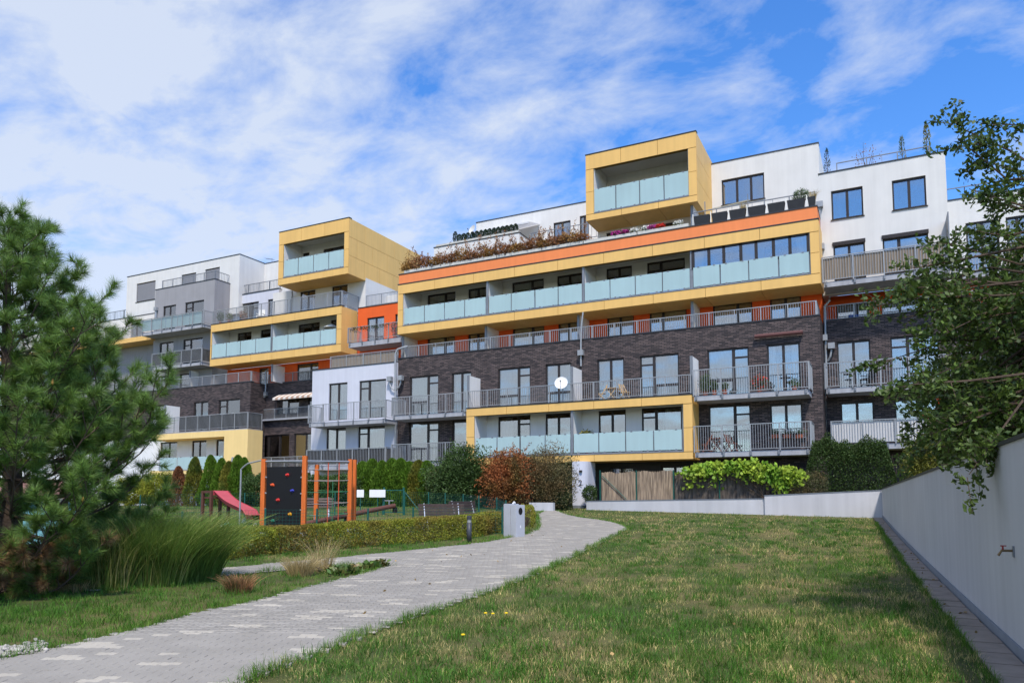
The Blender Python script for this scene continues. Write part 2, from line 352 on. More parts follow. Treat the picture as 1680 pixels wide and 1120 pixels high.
def wrow(specs, Y, z0, z1):
    """openings from photo columns: (px0, px1, layout, curtain, low) -> holes; returns (holes, make) """
    zm = (z0+z1)/2; out = []
    for s in specs:
        h = (PX(s[0], Y, zm), PX(s[1], Y, zm), s[5][0] if len(s) > 5 else z0, s[5][1] if len(s) > 5 else z1); out.append((h, s))
    return out
def fit(rows, Y, **k):
    for h, s in rows: window(h, Y, s[2] if len(s) > 2 else 'two', s[3] if len(s) > 3 else None, s[4] if len(s) > 4 else False, **k)
def H(*rows): return [h for r in rows for h, s in r]

# ---- railings and balconies
def railing_mb(segs, z0, z1, sp=.12, bw=.019, post=1.3, gap=.09, mb=None):
    """steel railing along segments ((x0,y0),(x1,y1)); balusters between a bottom rail and a handrail"""
    mb = mb or MB()
    for p, q in segs:
        p, q = Vector((*p, 0)), Vector((*q, 0)); L = (q-p).length
        if L < .05: continue
        d = (q-p)/L; n = max(1, round(L/sp)); m = max(1, round(L/post))
        mb.bar(p+Vector((0,0,z1)), q+Vector((0,0,z1)), .05, .04); mb.bar(p+Vector((0,0,z0+gap)), q+Vector((0,0,z0+gap)), .035, .03)
        for i in range(1, n): c = p+d*L*i/n; mb.bar(c+Vector((0,0,z0+gap+.015)), c+Vector((0,0,z1-.02)), bw)
        for i in range(m+1): c = p+d*(.03+(L-.06)*i/m); mb.bar(c+Vector((0,0,z0-.02)), c+Vector((0,0,z1-.02)), .05)
    return mb
def hanging_balcony(X0, X1, Y0, Y1, zt, th=.26, rail=1.08, left=True, right=True, screen=None, screen_sides=(0, 1), brackets=True, name='balcony', front=True):
    """slab with steel railing fixed to its face"""
    S_ = MB().box(X0, X1, Y0, Y1, zt-th, zt).build(name, CONC, B)
    yo = Y0-.05; xl, xr = X0-.05, X1+.05; segs = []
    if front: segs.append(((xl, yo), (xr, yo)))
    if left: segs.append(((xl, yo), (xl, Y1-.03)))
    if right: segs.append(((xr, yo), (xr, Y1-.03)))
    railing_mb(segs, zt, zt+rail).build('railing', STEEL, S_)
    if brackets:
        n = max(2, round((X1-X0)/1.25))
        for i in range(n+1):
            x = X0+.12+(X1-X0-.24)*i/n; MB().box(x-.04, x+.04, yo-.02, Y0-.001, zt-.2, zt+.02).build('bracket', STEELD, S_)
    if screen:
        f = screen_sides; a, b = X0+(X1-X0)*f[0], X0+(X1-X0)*f[1]; mb = MB(); n = max(2, int((b-a)/.25))
        for i in range(n):                              # slightly wavy cloth behind the bars
            x0, x1 = a+(b-a)*i/n, a+(b-a)*(i+1)/n; y0, y1 = yo+.045+.012*math.sin(i*2.1), yo+.045+.012*math.sin((i+1)*2.1)
            mb.add([(x0,y0,zt+.1),(x1,y1,zt+.1),(x1,y1,zt+rail-.05),(x0,y0,zt+rail-.05)], [(0,1,2,3)])
        if f[1] == 1 and right: mb.add([(xr-.045,yo+.05,zt+.1),(xr-.045,Y1-.1,zt+.1),(xr-.045,Y1-.1,zt+rail-.05),(xr-.045,yo+.05,zt+rail-.05)], [(0,1,2,3)])
        mb.build('privacy_screen', screen, S_)
    return S_
def glass_row(parent, pxs, Y, z0, z1):
    """frosted panels between photo columns, each its own pane, with clamps and posts"""
    zm = (z0+z1)/2; cl = MB()
    for a, b in pxs:
        x0, x1 = PX(a, Y, zm)+.02, PX(b, Y, zm)-.02; MB().box(x0, x1, Y, Y+.018, z0, z1).build('glass_panel', FROST, parent)
        for x in (x0+(x1-x0)*.2, x1-(x1-x0)*.2):
            cl.box(x-.05, x+.05, Y-.012, Y+.03, z1-.03, z1+.025); cl.box(x-.05, x+.05, Y-.012, Y+.03, z0-.05, z0+.03)
    xs0, xs1 = PX(pxs[0][0], Y, zm), PX(pxs[-1][1], Y, zm)
    cl.box(xs0, xs1, Y+.04, Y+.08, z1-.06, z1-.02); cl.box(xs0, xs1, Y-.03, Y+.05, z0-.09, z0-.045)
    for a, b in pxs: x = PX(b, Y, zm); cl.box(x-.02, x+.02, Y+.05, Y+.09, z0-.05, z1)
    cl.build('clamp_rail', STEELD, parent)

# ---- yellow clad frames
def panels(parent, face, a0, a1, b0, b1, k, na, rows=1, stag=False, m=None, th=.03, gap=.022):
    """cladding panels on a face: 'front' (x,z at Y=k), 'right' (y,z at X=k), 'under' (x,y at Z=k), 'left'"""
    for r in range(rows):
        lo, hi = b0+(b1-b0)*r/rows, b0+(b1-b0)*(r+1)/rows
        cuts = [a0+(a1-a0)*i/na for i in range(na+1)]
        if stag and r % 2: st = (a1-a0)/na; cuts = [a0]+[a0+st*(i+.5) for i in range(na)]+[a1]
        for p, q in zip(cuts, cuts[1:]):
            p, q, s, t = p+gap/2, q-gap/2, lo+gap/2, hi-gap/2; mb = MB()
            if face == 'front': mb.box(p, q, k, k+th, s, t)
            elif face == 'right': mb.box(k-th, k, p, q, s, t)
            elif face == 'left': mb.box(k, k+th, p, q, s, t)
            elif face == 'under': mb.box(p, q, s, t, k, k+th)
            mb.build('cladding_panel', m or YELLOW, parent)
def yframe(X0, X1, Y0, Y1, z0, z1, ox0, ox1, zf, oz1, zc, nlen, sidecols=2, siderows=2, back=None, lining=True, deep=None, under_rows=1):
    """box of yellow cladding open at the front: floor zf, opening top oz1 (drop fascia), ceiling zc"""
    e = .03; c = MB(); Yb = deep or Y1
    c.box(X0+e, X1-e, Y0+e, Yb, z0+e, zf); c.box(X0+e, X1-e, Y0+e, Yb, zc, z1-.01); c.box(X0+e, X1-e, Y0+e, Y0+.25, oz1, zc-.001)
    c.box(X0+e, ox0, Y0+e, Yb, zf+.001, zc-.002); c.box(ox1, X1-e, Y0+e, Yb, zf+.001, zc-.002)
    f = c.build('yellow_frame', YJOINT, B)
    panels(f, 'front', X0, X1, z0, zf-.05, Y0, nlen); panels(f, 'front', X0, X1, oz1, z1-.01, Y0, nlen, stag=False)
    panels(f, 'front', zf*0+X0, ox0, zf-.04, oz1-.01, Y0, 1, 2); panels(f, 'front', ox1, X1, zf-.04, oz1-.01, Y0, 1, 2)
    panels(f, 'right', Y0+.032, Yb, z0, z1-.01, X1, sidecols, siderows, stag=siderows > 1); panels(f, 'left', Y0+.032, Yb, z0, z1-.01, X0, sidecols, siderows)
    panels(f, 'under', X0+.032, X1-.032, Y0+.032, Y1 if not deep else Y1, z0, nlen, under_rows)
    ln = MB()
    if lining:
        ln.box(ox0+.001, ox0+.02, Y0+.06, Y1, zf+.002, zc-.003).build('side_lining', LOGGIA, f)
        MB().box(ox1-.02, ox1-.001, Y0+.06, Y1, zf+.002, zc-.003).build('side_lining', LOGGIA, f)
        MB().box(ox0+.03, ox1-.03, Y0+.26, Y1-.002, zc-.02, zc-.004).build('ceiling_lining', CEIL, f)
    MB().box(X0-.02, X1+.02, Y0-.02, Y0+.3, z1-.008, z1+.05).build('coping', COPING, f)
    MB().box(ox0, ox1, Y0-.015, Y0+.1, zf-.045, zf+.012).build('edge_trim', STEELD, f)
    return f
def partition(px, Y0, Y1, z0, z1, m=PWALL, X=None, th=.12, cap=True):
    x = X if X is not None else PX(px, Y0, (z0+z1)/2)
    p = MB().box(x-th/2, x+th/2, Y0, Y1, z0, z1).build('partition_wall', m, B)
    if cap: MB().box(x-th/2-.01, x+th/2+.01, Y0-.012, Y0+.04, z0+.02, z1+.01).build('edge_trim', STEELD, p)
def pipe(pts, r=.06, hopper=(), name='downpipe'):
    mb = MB().tube(pts, r, 8)
    p = mb.build(name, STEEL, B, smooth=False)
    for h in hopper: MB().box(h[0]-.16, h[0]+.16, h[1]-.13, h[1]+.13, h[2]-.15, h[2]+.15).build('hopper', STEEL, p)
    return p
def coping(x0, x1, y0, y1, z, h=.06, m=COPING): return sbox('coping', m, x0, x1, y0, y1, z, z+h)

XL, XR = -27.8, -2.65
# ---------------------------------------------------------------- main block
Y = 39.0
r2 = wrow([(672,719,'bigL','blind',True),(741,773,'two','full'),(817,870,'bigL','full',True),(895,937,'two','full',True),(980,1024,'two','grey'),(1050,1114,'bigR','grey',True),(1161,1229,'bigL','full',True),(1259,1313,'two','sides')], Y, F2+.03, 9.5)
r1l = wrow([(671,719,'bigL','right',True),(742,766,'one',None)], Y, F1+.03, 6.55)
r1m = wrow([(817,870,'bigL','left'),(895,937,'two',None),(982,1027,'two',None),(1053,1119,'bigR','right')], Y, F1+.03, 6.62)
r1r = wrow([(1163,1232,'bigL',None),(1264,1317,'two',None,False,(4.9,6.45))], Y, F1+.03, 6.55)
LX0, LX1 = -22.65, -9.03                                   # loggia span at the wall
wall('brick_wall', BRICK, XL, XR, F2-.2, 10.72, Y, H(r2)); fit(r2, Y, sill=False)
wall('brick_wall', BRICK, XL, LX0, BASE-.6, F2-.2, Y, H(r1l)); fit(r1l, Y)
wall('brick_wall', BRICK, LX1, XR, BASE-.6, F2-.2, Y, H(r1r)); fit(r1r, Y)
wall('loggia_wall', LOGGIA, LX0, LX1, F1-.1, F2-.2, Y, H(r1m)); fit(r1m, Y)
r0 = wrow([(1000,1040,'two',None,False,(2.2,3.5)),(1085,1130,'two',None,False,(2.2,3.5))], 39.6, 2.0, 3.5)
wall('ground_floor_wall', DARKW, LX0, LX1, BASE-.6, F1-.1, 39.6, H(r0)); fit(r0, 39.6)
sbox('brick_side_wall', BRICK, XR-.3, XR, 39.3, 46, BASE-.6, 10.72)
sbox('terrace_floor', CEIL, XL, XR-.3, 39.3, 41.0, F3-.2, F3)
coping(XL-.02, XR+.02, 38.97, 39.33, 10.72)
# terrace level with orange wall
r3 = wrow([(701,746,'bigL','blind'),(768,799,'two',None),(841,893,'bigL','blind'),(916,950,'two','full'),(996,1040,'two',None),(1066,1127,'bigR','blind2'),(1170,1235,'bigL',None),(1264,1315,'two','grey')], 41., F3+.03, 12.42)
wall('orange_wall', ORANGE, XL, XR, F3-.15, F4-.2, 41., H(r3)); fit(r3, 41.)
sbox('orange_side_wall', ORANGE, XR-.3, XR, 41.3, 44.5, F3+.85, F4-.2)
railing_mb([((XL+.1, 39.15), (XR-.15, 39.15)), ((XR-.15, 39.15), (XR-.15, 40.95))], 10.72, 11.5, gap=.07).build('railing', STEEL, B)
for px in (797, 949, 1136): partition(px, 39.38, 40.98, F3+.02, F4-.42)
partition(0, 39.38, 40.98, F3+.02, F4-.42, X=XL+.06)
# upper yellow frame with loggias
UX0, UX1 = -27.85, -2.55; uo0, uo1 = PX(661, 38.92, 14), PX(1329, 38.92, 14)
yf = yframe(UX0, UX1, 38.92, 41.0, 12.3, 15.56, uo0, uo1, 12.86, 14.94, 15.42, 9, 1, 1, under_rows=1)
r4 = wrow([(701,747,'bigL','blind'),(768,800,'two','sides'),(840,892,'bigL','blind'),(914,955,'two','grey'),(995,1037,'two',None),(1062,1124,'bigR',None),(1160,1215,'bigL',None),(1255,1310,'two',None)], 41., 12.9, 15.3)
wall('loggia_wall', LOGGIA, UX0+.4, UX1-.4, 12.86, 15.42, 41.001, H(r4)); fit(r4, 41.001)
glass_row(yf, [(663,696),(696.5,729),(729.5,762),(762.5,797),(802,838.5),(839,877),(878,915.5),(916,955),(959,1000.5),(1001,1042),(1042.5,1086.5),(1087,1132),(1137,1181),(1182,1228),(1228.5,1277),(1278,1328)], 38.97, 12.93, 13.98)
for px in (799.5, 957, 1134.5): partition(px, 39.03, 40.98, 12.87, 15.39, LOGGIA)
# glazed-in last loggia
gx = [PX(p, 39.03, 14.4) for p in (1137, 1163, 1187.5, 1215.5, 1240.5, 1269, 1296, 1326)]; gm = MB()
for x in gx: gm.box(x-.075, x+.075, 39.0, 39.08, 13.9, 14.93)
gm.box(gx[0], gx[-1], 39.0, 39.08, 14.85, 14.935); gm.box(gx[0], gx[-1], 39.0, 39.08, 13.86, 13.95)
gwin = gm.build('loggia_glazing', FRAME, B)
for a, b in zip(gx, gx[1:]): MB().box(a+.075, b-.075, 39.04, 39.05, 13.95, 14.85).build('pane', GLASS, gwin)
for a, b in ((gx[0]+.08, gx[0]+.55), (gx[-1]-.55, gx[-1]-.08)): curtain_mesh(a, b, 12.9, 14.85, 39.2).build('curtain', CURT, gwin)
# orange parapet band
ob = sbox('orange_parapet', ORANGEB, UX0+.05, UX1-.05, 38.95, 39.25, 15.62, 16.22)
sbox('orange_parapet', ORANGEB, UX1-.35, UX1-.05, 39.26, 44.5, 15.62, 16.22)
coping(UX0+.02, UX1-.02, 38.92, 39.28, 16.22); coping(UX1-.37, UX1-.03, 39.285, 44.5, 16.22)
sbox('terrace_floor', ROOF, UX0+.05, UX1-.36, 39.26, 44.5, 15.57, F5)
sbox('floor_slab', CEIL, XL, XR-.31, 41.32, 52, F4-.2, F4-.05)
# set-back storey and top box
r5 = wrow([(995,1037,'two',None),(1061,1121,'bigR','grey')], 42., F5+.03, 17.85)
bx0, bx1 = -15.25, -8.73
wall('white_wall', WHITE, bx0, bx1-.2, F5, 18.4, 42., H(r5)); fit(r5, 42.)
partition(1135.5, 40.4, 42.0, F5+.02, 18.0)
t = PX(974, 40, 20), PX(1129, 40, 20)
b6 = yframe(bx0, bx1, 40.0, 42.3, 18.0, 22.0, t[0], t[1], 18.42, 21.1, 21.5, 3, 3, 3, deep=46., under_rows=1)
r6 = wrow([(1007,1049,'two',None),(1073,1128,'bigR',None)], 42.3, 18.5, 20.9)
wall('loggia_wall', LOGGIA, bx0+.35, bx1-.35, 18.42, 21.5, 42.301, H(r6)); fit(r6, 42.301)
glass_row(b6, [(975,1010),(1010.7,1049),(1049.7,1089),(1089.7,1130)], 40.05, 18.48, 19.85)
h = [(PX(1185,44,18.5), PX(1255,44,18.5), PZ(1255,325,44), PZ(1220,289,44))]
wall('white_wall', WHITE, bx1+.002, -2.75, F5, 21.75, 44., h); window(h[0], 44., 'three', 'grey', sill=True)
coping(bx1+.01, -2.73, 43.97, 44.4, 21.75); sbox('white_side_wall', WHITE, -3.05, -2.75, 44.31, 50, F5, 21.75)
# white tiers at the left of the top
sbox('white_tier', WHITE, -27.1, -20.6, 42.0, 46.0, F5, 18.85); coping(-27.13, -20.57, 41.97, 46.0, 18.85)
hw = [(PX(908,46,20.3), PX(936,46,20.3), F6+.3, 20.75), (PX(951,46,20.3), PX(966,46,20.3), F6+.3, 20.9)]
wall('white_wall', WHITE, -26.05, bx0-.01, 17.5, 21.8, 46., hw)
for q in hw: window(q, 46., 'two')
coping(-26.08, bx0-.02, 45.97, 46.4, 21.8)
sbox('roof_slab', ROOF, -26.0, bx0-.02, 46.42, 52, 21.55, 21.74); sbox('roof_slab', ROOF, bx1+.02, -3.1, 44.42, 52, 21.45, 21.69)
sbox('white_wall', WHITE, -20.55, bx0-.01, 43.5, 45.99, F5, 18.2)
railing_mb([((-20.5, 43.55), (bx0-.05, 43.55))], 18.25, 19.3, sp=.3).build('railing', STEELD, B)
aw = MB(); p0, p1 = PX(782, 45, 20.6), PX(876, 45, 20.6)
aw.add([(p0,44.2,PZ(782,385,44.2)),(p1,44.2,PZ(876,362,44.2)),(p1,45.98,PZ(876,362,44.2)+.45),(p0,45.98,PZ(782,385,44.2)+.45)], [(0,1,2,3)])
aw.box(p0, p1, 44.15, 44.25, PZ(876,362,44.2)-.12, PZ(876,362,44.2)-.01).build('awning', CURT, B)
# lower yellow frame
lf = yframe(-21.86, -8.66, 37.5, 39.0-.002, 3.72, 7.0, PX(778,37.5,5.5), PX(1121,37.5,5.5), 4.14, 6.54, 6.74, 5, 1, 2)
glass_row(lf, [(780,815),(815.7,852.5),(854,894),(894.7,936),(941,982),(982.7,1026),(1026.7,1072),(1072.7,1119)], 37.55, 4.22, 5.25)
partition(938.5, 37.6, 38.99, 4.16, 6.73, LOGGIA)
lr = railing_mb([((-21.83, 37.55), (-8.7, 37.55))], 7.03, 8.02).build('railing', STEEL, B)
for px in (768, 938, 1134.5): partition(px, 37.62, 38.99, 7.0, 8.98)
hanging_balcony(-8.55, -3.14, 37.5, 38.998, 6.9, left=False, rail=1.3); hanging_balcony(-8.55, -3.14, 37.5, 38.998, 4.05, left=False, rail=1.3)
hanging_balcony(-27.1, -21.95, 37.5, 38.998, 6.85, right=False, rail=1.12); hanging_balcony(-27.1, -21.95, 37.5, 38.998, 3.95, right=False, rail=1.12)
pipe([(PX(957,38.9,12.3),38.86,12.28),(PX(954,38.9,11.6),38.86,11.4),(PX(953,38.85,10),38.86,10.4),(PX(953,38.85,9.6),38.86,9.2)], .05, [(PX(953,38.85,10),38.85,9.95)])
# closed awning box over a window
MB().tube([(PX(1238,38.8,9.9),38.82,9.93),(PX(1317,38.8,9.9),38.82,9.93)], .1, 10).build('awning_case', mat('maroon_awning', lin((92,58,56)), .6), B)
# entrance pillar, number plate, doors
def pillar_ring(g, z0, z1):
    a, b = PX(939,36.7,2.5), PX(961,36.7,2.5)-.02; q = [(a-g, 38.2), (a-g, 36.7-g)]+[(b-.55+(.55+g)*math.sin(t), 37.25-(.55+g)*math.cos(t)) for t in np.linspace(0, math.pi/2, 9)]+[(b+g, 38.2)]; n = len(q)
    return MB().add([(x, y, z0) for x, y in q]+[(x, y, z1) for x, y in q], [(i, (i+1) % n, n+(i+1) % n, n+i) for i in range(n)]+[tuple(range(n, 2*n))])
ep = pillar_ring(0, BASE-.4, 3.71).build('entrance_pillar', LILAC, B); pillar_ring(.012, BASE-.4, BASE+.24).build('skirting', STEELD, ep)
tcu = bpy.data.curves.new('number_text', 'FONT'); tcu.body = '2'; tcu.size = .42; tcu.extrude = .008; tob = bpy.data.objects.new('tmp', tcu); COL.objects.link(tob)
bpy.context.view_layer.update(); tme = bpy.data.meshes.new_from_object(tob.evaluated_get(bpy.context.evaluated_depsgraph_get())); bpy.data.objects.remove(tob)
tme.transform(Matrix.Translation((PX(949,36.69,2.5), 36.71, PZ(949,796,36.69))) @ Matrix.Rotation(math.radians(90), 4, 'X')); tme.materials.clear(); tme.materials.append(FRAME); link('house_number', tme, ep)
MB().box(PX(951,36.75,3.2), PX(955,36.75,3.2), 36.66, 36.78, PZ(952,774,36.7), PZ(952,771,36.7)).build('wall_lamp', FRAME, ep)
for px_, py_ in ((971.5,770.5),(974,779)): MB().box(PX(px_-2,39.5,3)-.0, PX(px_+2,39.5,3), 39.56, 39.599, PZ(px_,py_+2,39.5), PZ(px_,py_-2,39.5)).build('sign_plate', PWALL, B)
# ---------------------------------------------------------------- pale link block
Y = 38.9; gx0, gx1 = -34.85, -27.85
g2 = wrow([(539,569.5,'two','grey'),(589,633,'bigR',None)], Y, F2+.03, 9.5); g1 = wrow([(535,567,'two','full'),(587,631,'bigR','grey')], Y, F1+.03, 6.5)
wall('lilac_wall', LILAC, gx0, gx1, BASE-.6, 10.5, Y, H(g2, g1)); fit(g2, Y); fit(g1, Y)
coping(gx0-.02, gx1-.0, Y-.03, Y+.33, 10.5); sbox('terrace_floor', ROOF, gx0, gx1, Y+.31, 43, 9.7, F3)
railing_mb([((gx0+1.4, Y+.15), (gx1, Y+.15))], 10.5, 11.35).build('railing', STEEL, B)
sbox('privacy_screen', BROWNSCR, gx0+1.5, gx1-.1, Y+.2, Y+.215, 10.62, 11.3)
hanging_balcony(PX(507,37.6,6.7), PX(632,37.6,6.7), 37.6, Y-.002, 6.72, rail=1.18)
hanging_balcony(PX(504,37.7,4), PX(632,37.7,4), 37.7, Y-.002, 3.9, rail=1.05, screen=DARKSCR)
pipe([(PX(648,38.7,z),38.75,z) for z in (1.2, 3, 6, 9, 11.0)]+[(PX(649,38.7,11.3)+.1,38.78,11.3),(PX(649,38.7,11.3)+.5,38.9,11.42),(PX(667,39,11.5),39.1,11.5)], .07, [])
for sx in (-1, 1):
    x = PX(648,38.7,9.2); pipe([(x+sx*.08,38.75,8.7),(x+sx*.3,38.72,8.85),(x+sx*.42,38.72,9.1),(x+sx*.42,38.72,9.3)], .05, [(x+sx*.42,38.72,9.42)])
# orange recess above the link block
ro = wrow([(602,630,'two','sides'),(648,668,'one',None)], 42.6, F4+.05, 14.8)
wall('orange_wall', ORANGE, -34.0, -27.6, F3, 15.6, 42.6, H(ro)); fit(ro, 42.6)
coping(-34.0, -27.6, 42.57, 42.95, 15.6)
hanging_balcony(PX(572,41.2,12.8), -27.9, 41.2, 42.598, 12.75, rail=1.05, th=.35)
railing_mb([((-33.4, 42.75), (-27.9, 42.75))], 15.66, 16.5).build('railing', STEEL, B)
sbox('white_wall', WHITE, -33.95, -27.2, 46., 46.3, 15.6, 17.4); sbox('terrace_floor', ROOF, -34, -27.2, 42.96, 46, 15.3, 15.6)
railing_mb([((-31.0, 46.1), (-27.2, 46.1))], 17.4, 18.2, sp=.2).build('railing', STEELD, B)
# ---------------------------------------------------------------- brick recess
bx = -43.2
Y = 43.0
q2 = [(PX(454,Y,8.4), PX(490,Y,8.4), PZ(472,679,Y), PZ(472,655,Y)), (PX(505,Y,8.4), PX(520,Y,8.4), PZ(510,690,Y), PZ(505,651,Y))]
q1 = [(PX(420,Y,5.2), PX(474,Y,5.2), F1+.05, PZ(450,713,Y)), (PX(482,Y,5.2), PX(520,Y,5.2), F1+.05, PZ(450,713,Y))]
wall('brick_wall', BRICK, bx, gx0+.6, BASE-.6, 10.72, Y, q2+q1)
window(q2[0], Y, 'two', 'full', sill=True); window(q2[1], Y, 'one'); window(q1[0], Y, 'three', 'full'); window(q1[1], Y, 'two')
coping(bx, gx0+.6, Y-.03, Y+.33, 10.72)
sbox('lilac_side_wall', LILAC, gx0, gx0+.3, 39.21, 43.0, BASE-.6, 10.5)
railing_mb([((bx+.1, Y+.15), (gx0+.4, Y+.15))], 10.72, 11.5).build('railing', STEEL, B)
railing_mb([((PX(416,Y,8), Y-.2), (PX(512,Y,8), Y-.2))], PZ(416,689,Y-.2), PZ(416,674,Y-.2)+.05, gap=.03).build('railing', STEEL, B)
sbox('balcony_ledge', CONC, PX(414,Y,8), PX(514,Y,8), Y-.3, Y-.001, PZ(416,689,Y-.2)-.12, PZ(416,689,Y-.2)-.02)
hanging_balcony(PX(405,41.9,4), gx0-.1, 41.9, Y-.002, 3.95, rail=.95, left=False, right=False)
sa = MB(); sm = [mat('awning_white', lin((214,206,196)), .85), mat('awning_brown', lin((176,146,126)), .85)]
xa, xb, za_ = PX(447,42.2,9.3), gx0-.05, PZ(447,655,42.2)
awp = MB().box(xa, xb, 42.9, Y-.001, za_+.35, za_+.55).build('awning', COPING, B)
n = 26
for i in range(n):
    u0, u1 = xa+(xb-xa)*i/n, xa+(xb-xa)*(i+1)/n
    MB().add([(u0,42.2,za_+.1),(u1,42.2,za_+.1),(u1,42.9,za_+.45),(u0,42.9,za_+.45),(u0,42.2,za_-.06),(u1,42.2,za_-.06)], [(0,1,2,3),(4,5,1,0)]).build('awning_stripe', sm[i%2], awp)
# ---------------------------------------------------------------- left brick block
Y = 41.4; lx = -78.
l2 = wrow([(248,270,'two',None),(317,341,'two','full'),(358,393,'bigR',None)], Y, F2+.1, 9.5)
l1 = wrow([(314,338,'two','grey'),(354,367,'one',None),(262,290,'two',None)], Y, F1+.03, 6.4)
wall('brick_wall', BRICK, lx, bx, F2-.2, 10.72, Y, H(l2)); fit(l2, Y)
wall('loggia_wall', LOGGIA, lx, bx, BASE-.6, F2-.2, Y, H(l1)); fit(l1, Y)
sbox('brick_side_wall', BRICK, bx-.3, bx, Y+.301, 43.0, BASE-.6, 10.72); coping(lx, bx+.02, Y-.03, Y+.33, 10.72)
sbox('terrace_floor', ROOF, lx, bx-.31, Y+.31, 43.2, F3-.2, F3)
railing_mb([((-62, Y+.15), (bx-.1, Y+.15)), ((bx-.1, Y+.15), (bx-.1, 43.1))], 10.72, 11.55).build('railing', STEEL, B)
ly = 39.95; l0, l9 = PX(247,ly,5.5), PX(406,ly,5.5)
yl = MB(); zb, zt = PZ(400,704,ly)-.45, PZ(400,704,ly)
yl.box(l0, l9, ly, Y-.002, zt-.45, zt).box(PX(367,ly,5), l9, ly, Y-.002, BASE-.4, zt-.451).box(l0, PX(367,ly,5)-.01, ly, Y-.002, F1-.3, F1)
yl.build('yellow_frame', mat('pale_yellow_render', lin((236,204,138)), .75, .04, 1, streak=.06), B)
hanging_balcony(l0, l9-.1, ly+.06, Y-.002, zt+.11, th=.1, rail=1.15, screen=DARKSCR, screen_sides=(.3,1), left=False, brackets=False)
partition(270, ly+.1, Y, zt+.12, 9.2)
glass_row(yl and B, [(262,290),(290.7,318),(318.7,342),(342.7,365)], ly+.02, F1+.05, F1+1.0)
pipe([(PX(441,42.9,12),42.9,11.9),(PX(437,42.9,11.8),42.85,11.75),(PX(437,42.9,11),42.85,11.4),(PX(436,42.9,9.8),42.85,9.75),(PX(409,42.85,9)-0,42.3,8.9),(PX(408,42.2,8.2),42.2,8.3),(PX(408,42.2,6),42.2,5.6),(PX(405,41.6,5.1),41.6,5.2),(PX(382,39.9,4.6),39.85,4.8),(PX(380,39.9,4),39.85,4.2),(PX(380,39.9,2),39.85,1.5)], .075, [(PX(436,42.9,10),42.85,9.95),(PX(408,42.2,5.8),42.2,5.75)])
# grey block with two hanging balconies
Y = 42.6; q0, q9 = PX(253,Y,17), PX(351,Y,17)
gt = PZ(351,458,Y)
e5 = wrow([(267,288,'two','sides'),(303,334,'bigR',None)], Y, F5+.05, 18.25); e4 = wrow([(261,284,'two','full'),(300,332,'bigR',None)], Y, F4+.05, 15.1); e3 = wrow([(258,281,'two','full'),(294,312,'one',None)], Y, F3+.05, 12.2)
wall('grey_wall', GREYR, q0, q9, F3, gt, Y, H(e5,e4,e3)); fit(e5, Y); fit(e4, Y); fit(e3, Y)
sbox('grey_side_wall', GREYR, q9-.3, q9, Y+.301, 44.6, F3, gt); coping(q0-.02, q9+.02, Y-.03, Y+.33, gt); coping(q9-.33, q9+.02, Y+.335, 44.6, gt)
sbox('grey_side_wall', GREYR, q0, q0+.3, Y+.301, 44.6, F3, gt); sbox('roof_slab', ROOF, q0+.31, q9-.34, Y+.34, 45, gt-.3, gt-.1)
railing_mb([((PX(264,Y,gt+.5), Y+.15), (q9-.15, Y+.15)), ((q9-.15, Y+.15), (q9-.15, 44.5))], gt, gt+.75, sp=.16).build('railing', STEELD, B)
hb = hanging_balcony(PX(233,41.3,15.7), PX(334,41.3,15.7), 41.3, Y-.002, F5-.05, rail=1.1)
hx0, hx1 = PX(233,41.3,15.7), PX(334,41.3,15.7)
for i in range(5): MB().box(hx0+(hx1-hx0)*.97*i/5, hx0+(hx1-hx0)*.97*(i+1)/5-.05, 41.33, 41.345, F5+.08, F5+1.0).build('glass_panel', FROST, hb)
hanging_balcony(PX(250,41.3,12.8), PX(331,41.3,12.8), 41.3, Y-.002, F4-.05, rail=1.1, screen=DARKSCR)
pipe([(PX(254,42.4,17.5),42.5,z) for z in (15.9, 17.0, 18.0)], .09, [(PX(254,42.4,17.5),42.5,18.1)])
partition(311, 41.8, Y, F3+.02, 12.2)
# left yellow frame
Y0 = 41.4; v0, v1 = PX(345,Y0,14), PX(560,Y0,14)
lyf = yframe(v0, v1, Y0, 43.2, 12.25, 15.6, PX(347,Y0,14), PX(552,Y0,14), 12.86, 15.0, 15.4, 6, 1, 1)
w4 = wrow([(389,412,'two','full'),(427,446,'one',None),(489,524,'bigL','sides'),(542,556,'one',None)], 43.2, 12.9, 15.2)
wall('loggia_wall', LOGGIA, v0+.1, v1-.1, 12.86, 15.4, 43.201, H(w4)); fit(w4, 43.201)
glass_row(lyf, [(348,371),(371.5,394),(394.5,419),(419.5,444),(447,472),(472.5,498),(498.5,525),(525.5,551)], Y0+.05, 12.93, 14.0)
partition(445.5, Y0+.12, 43.18, 12.88, 15.38, LOGGIA)
w3 = wrow([(487,522,'bigL',None),(425,440,'one',None)], 43.2, F3+.05, 12.1)
wall('orange_wall', ORANGE, v0, -34.0, F3, 12.24, 43.2, H(w3)); fit(w3, 43.2)
sbox('roof_slab', ROOF, v0, v1, 43.5, 46, 15.4, 15.6)
partition(446, 41.9, 43.2, F3+.8, 12.0)
railing_mb([((v0+.05, Y0+.1), (v1-.06, Y0+.1)), ((v1-.06, Y0+.1), (v1-.06, 43.4))], 15.66, 16.72).build('railing', STEEL, B)
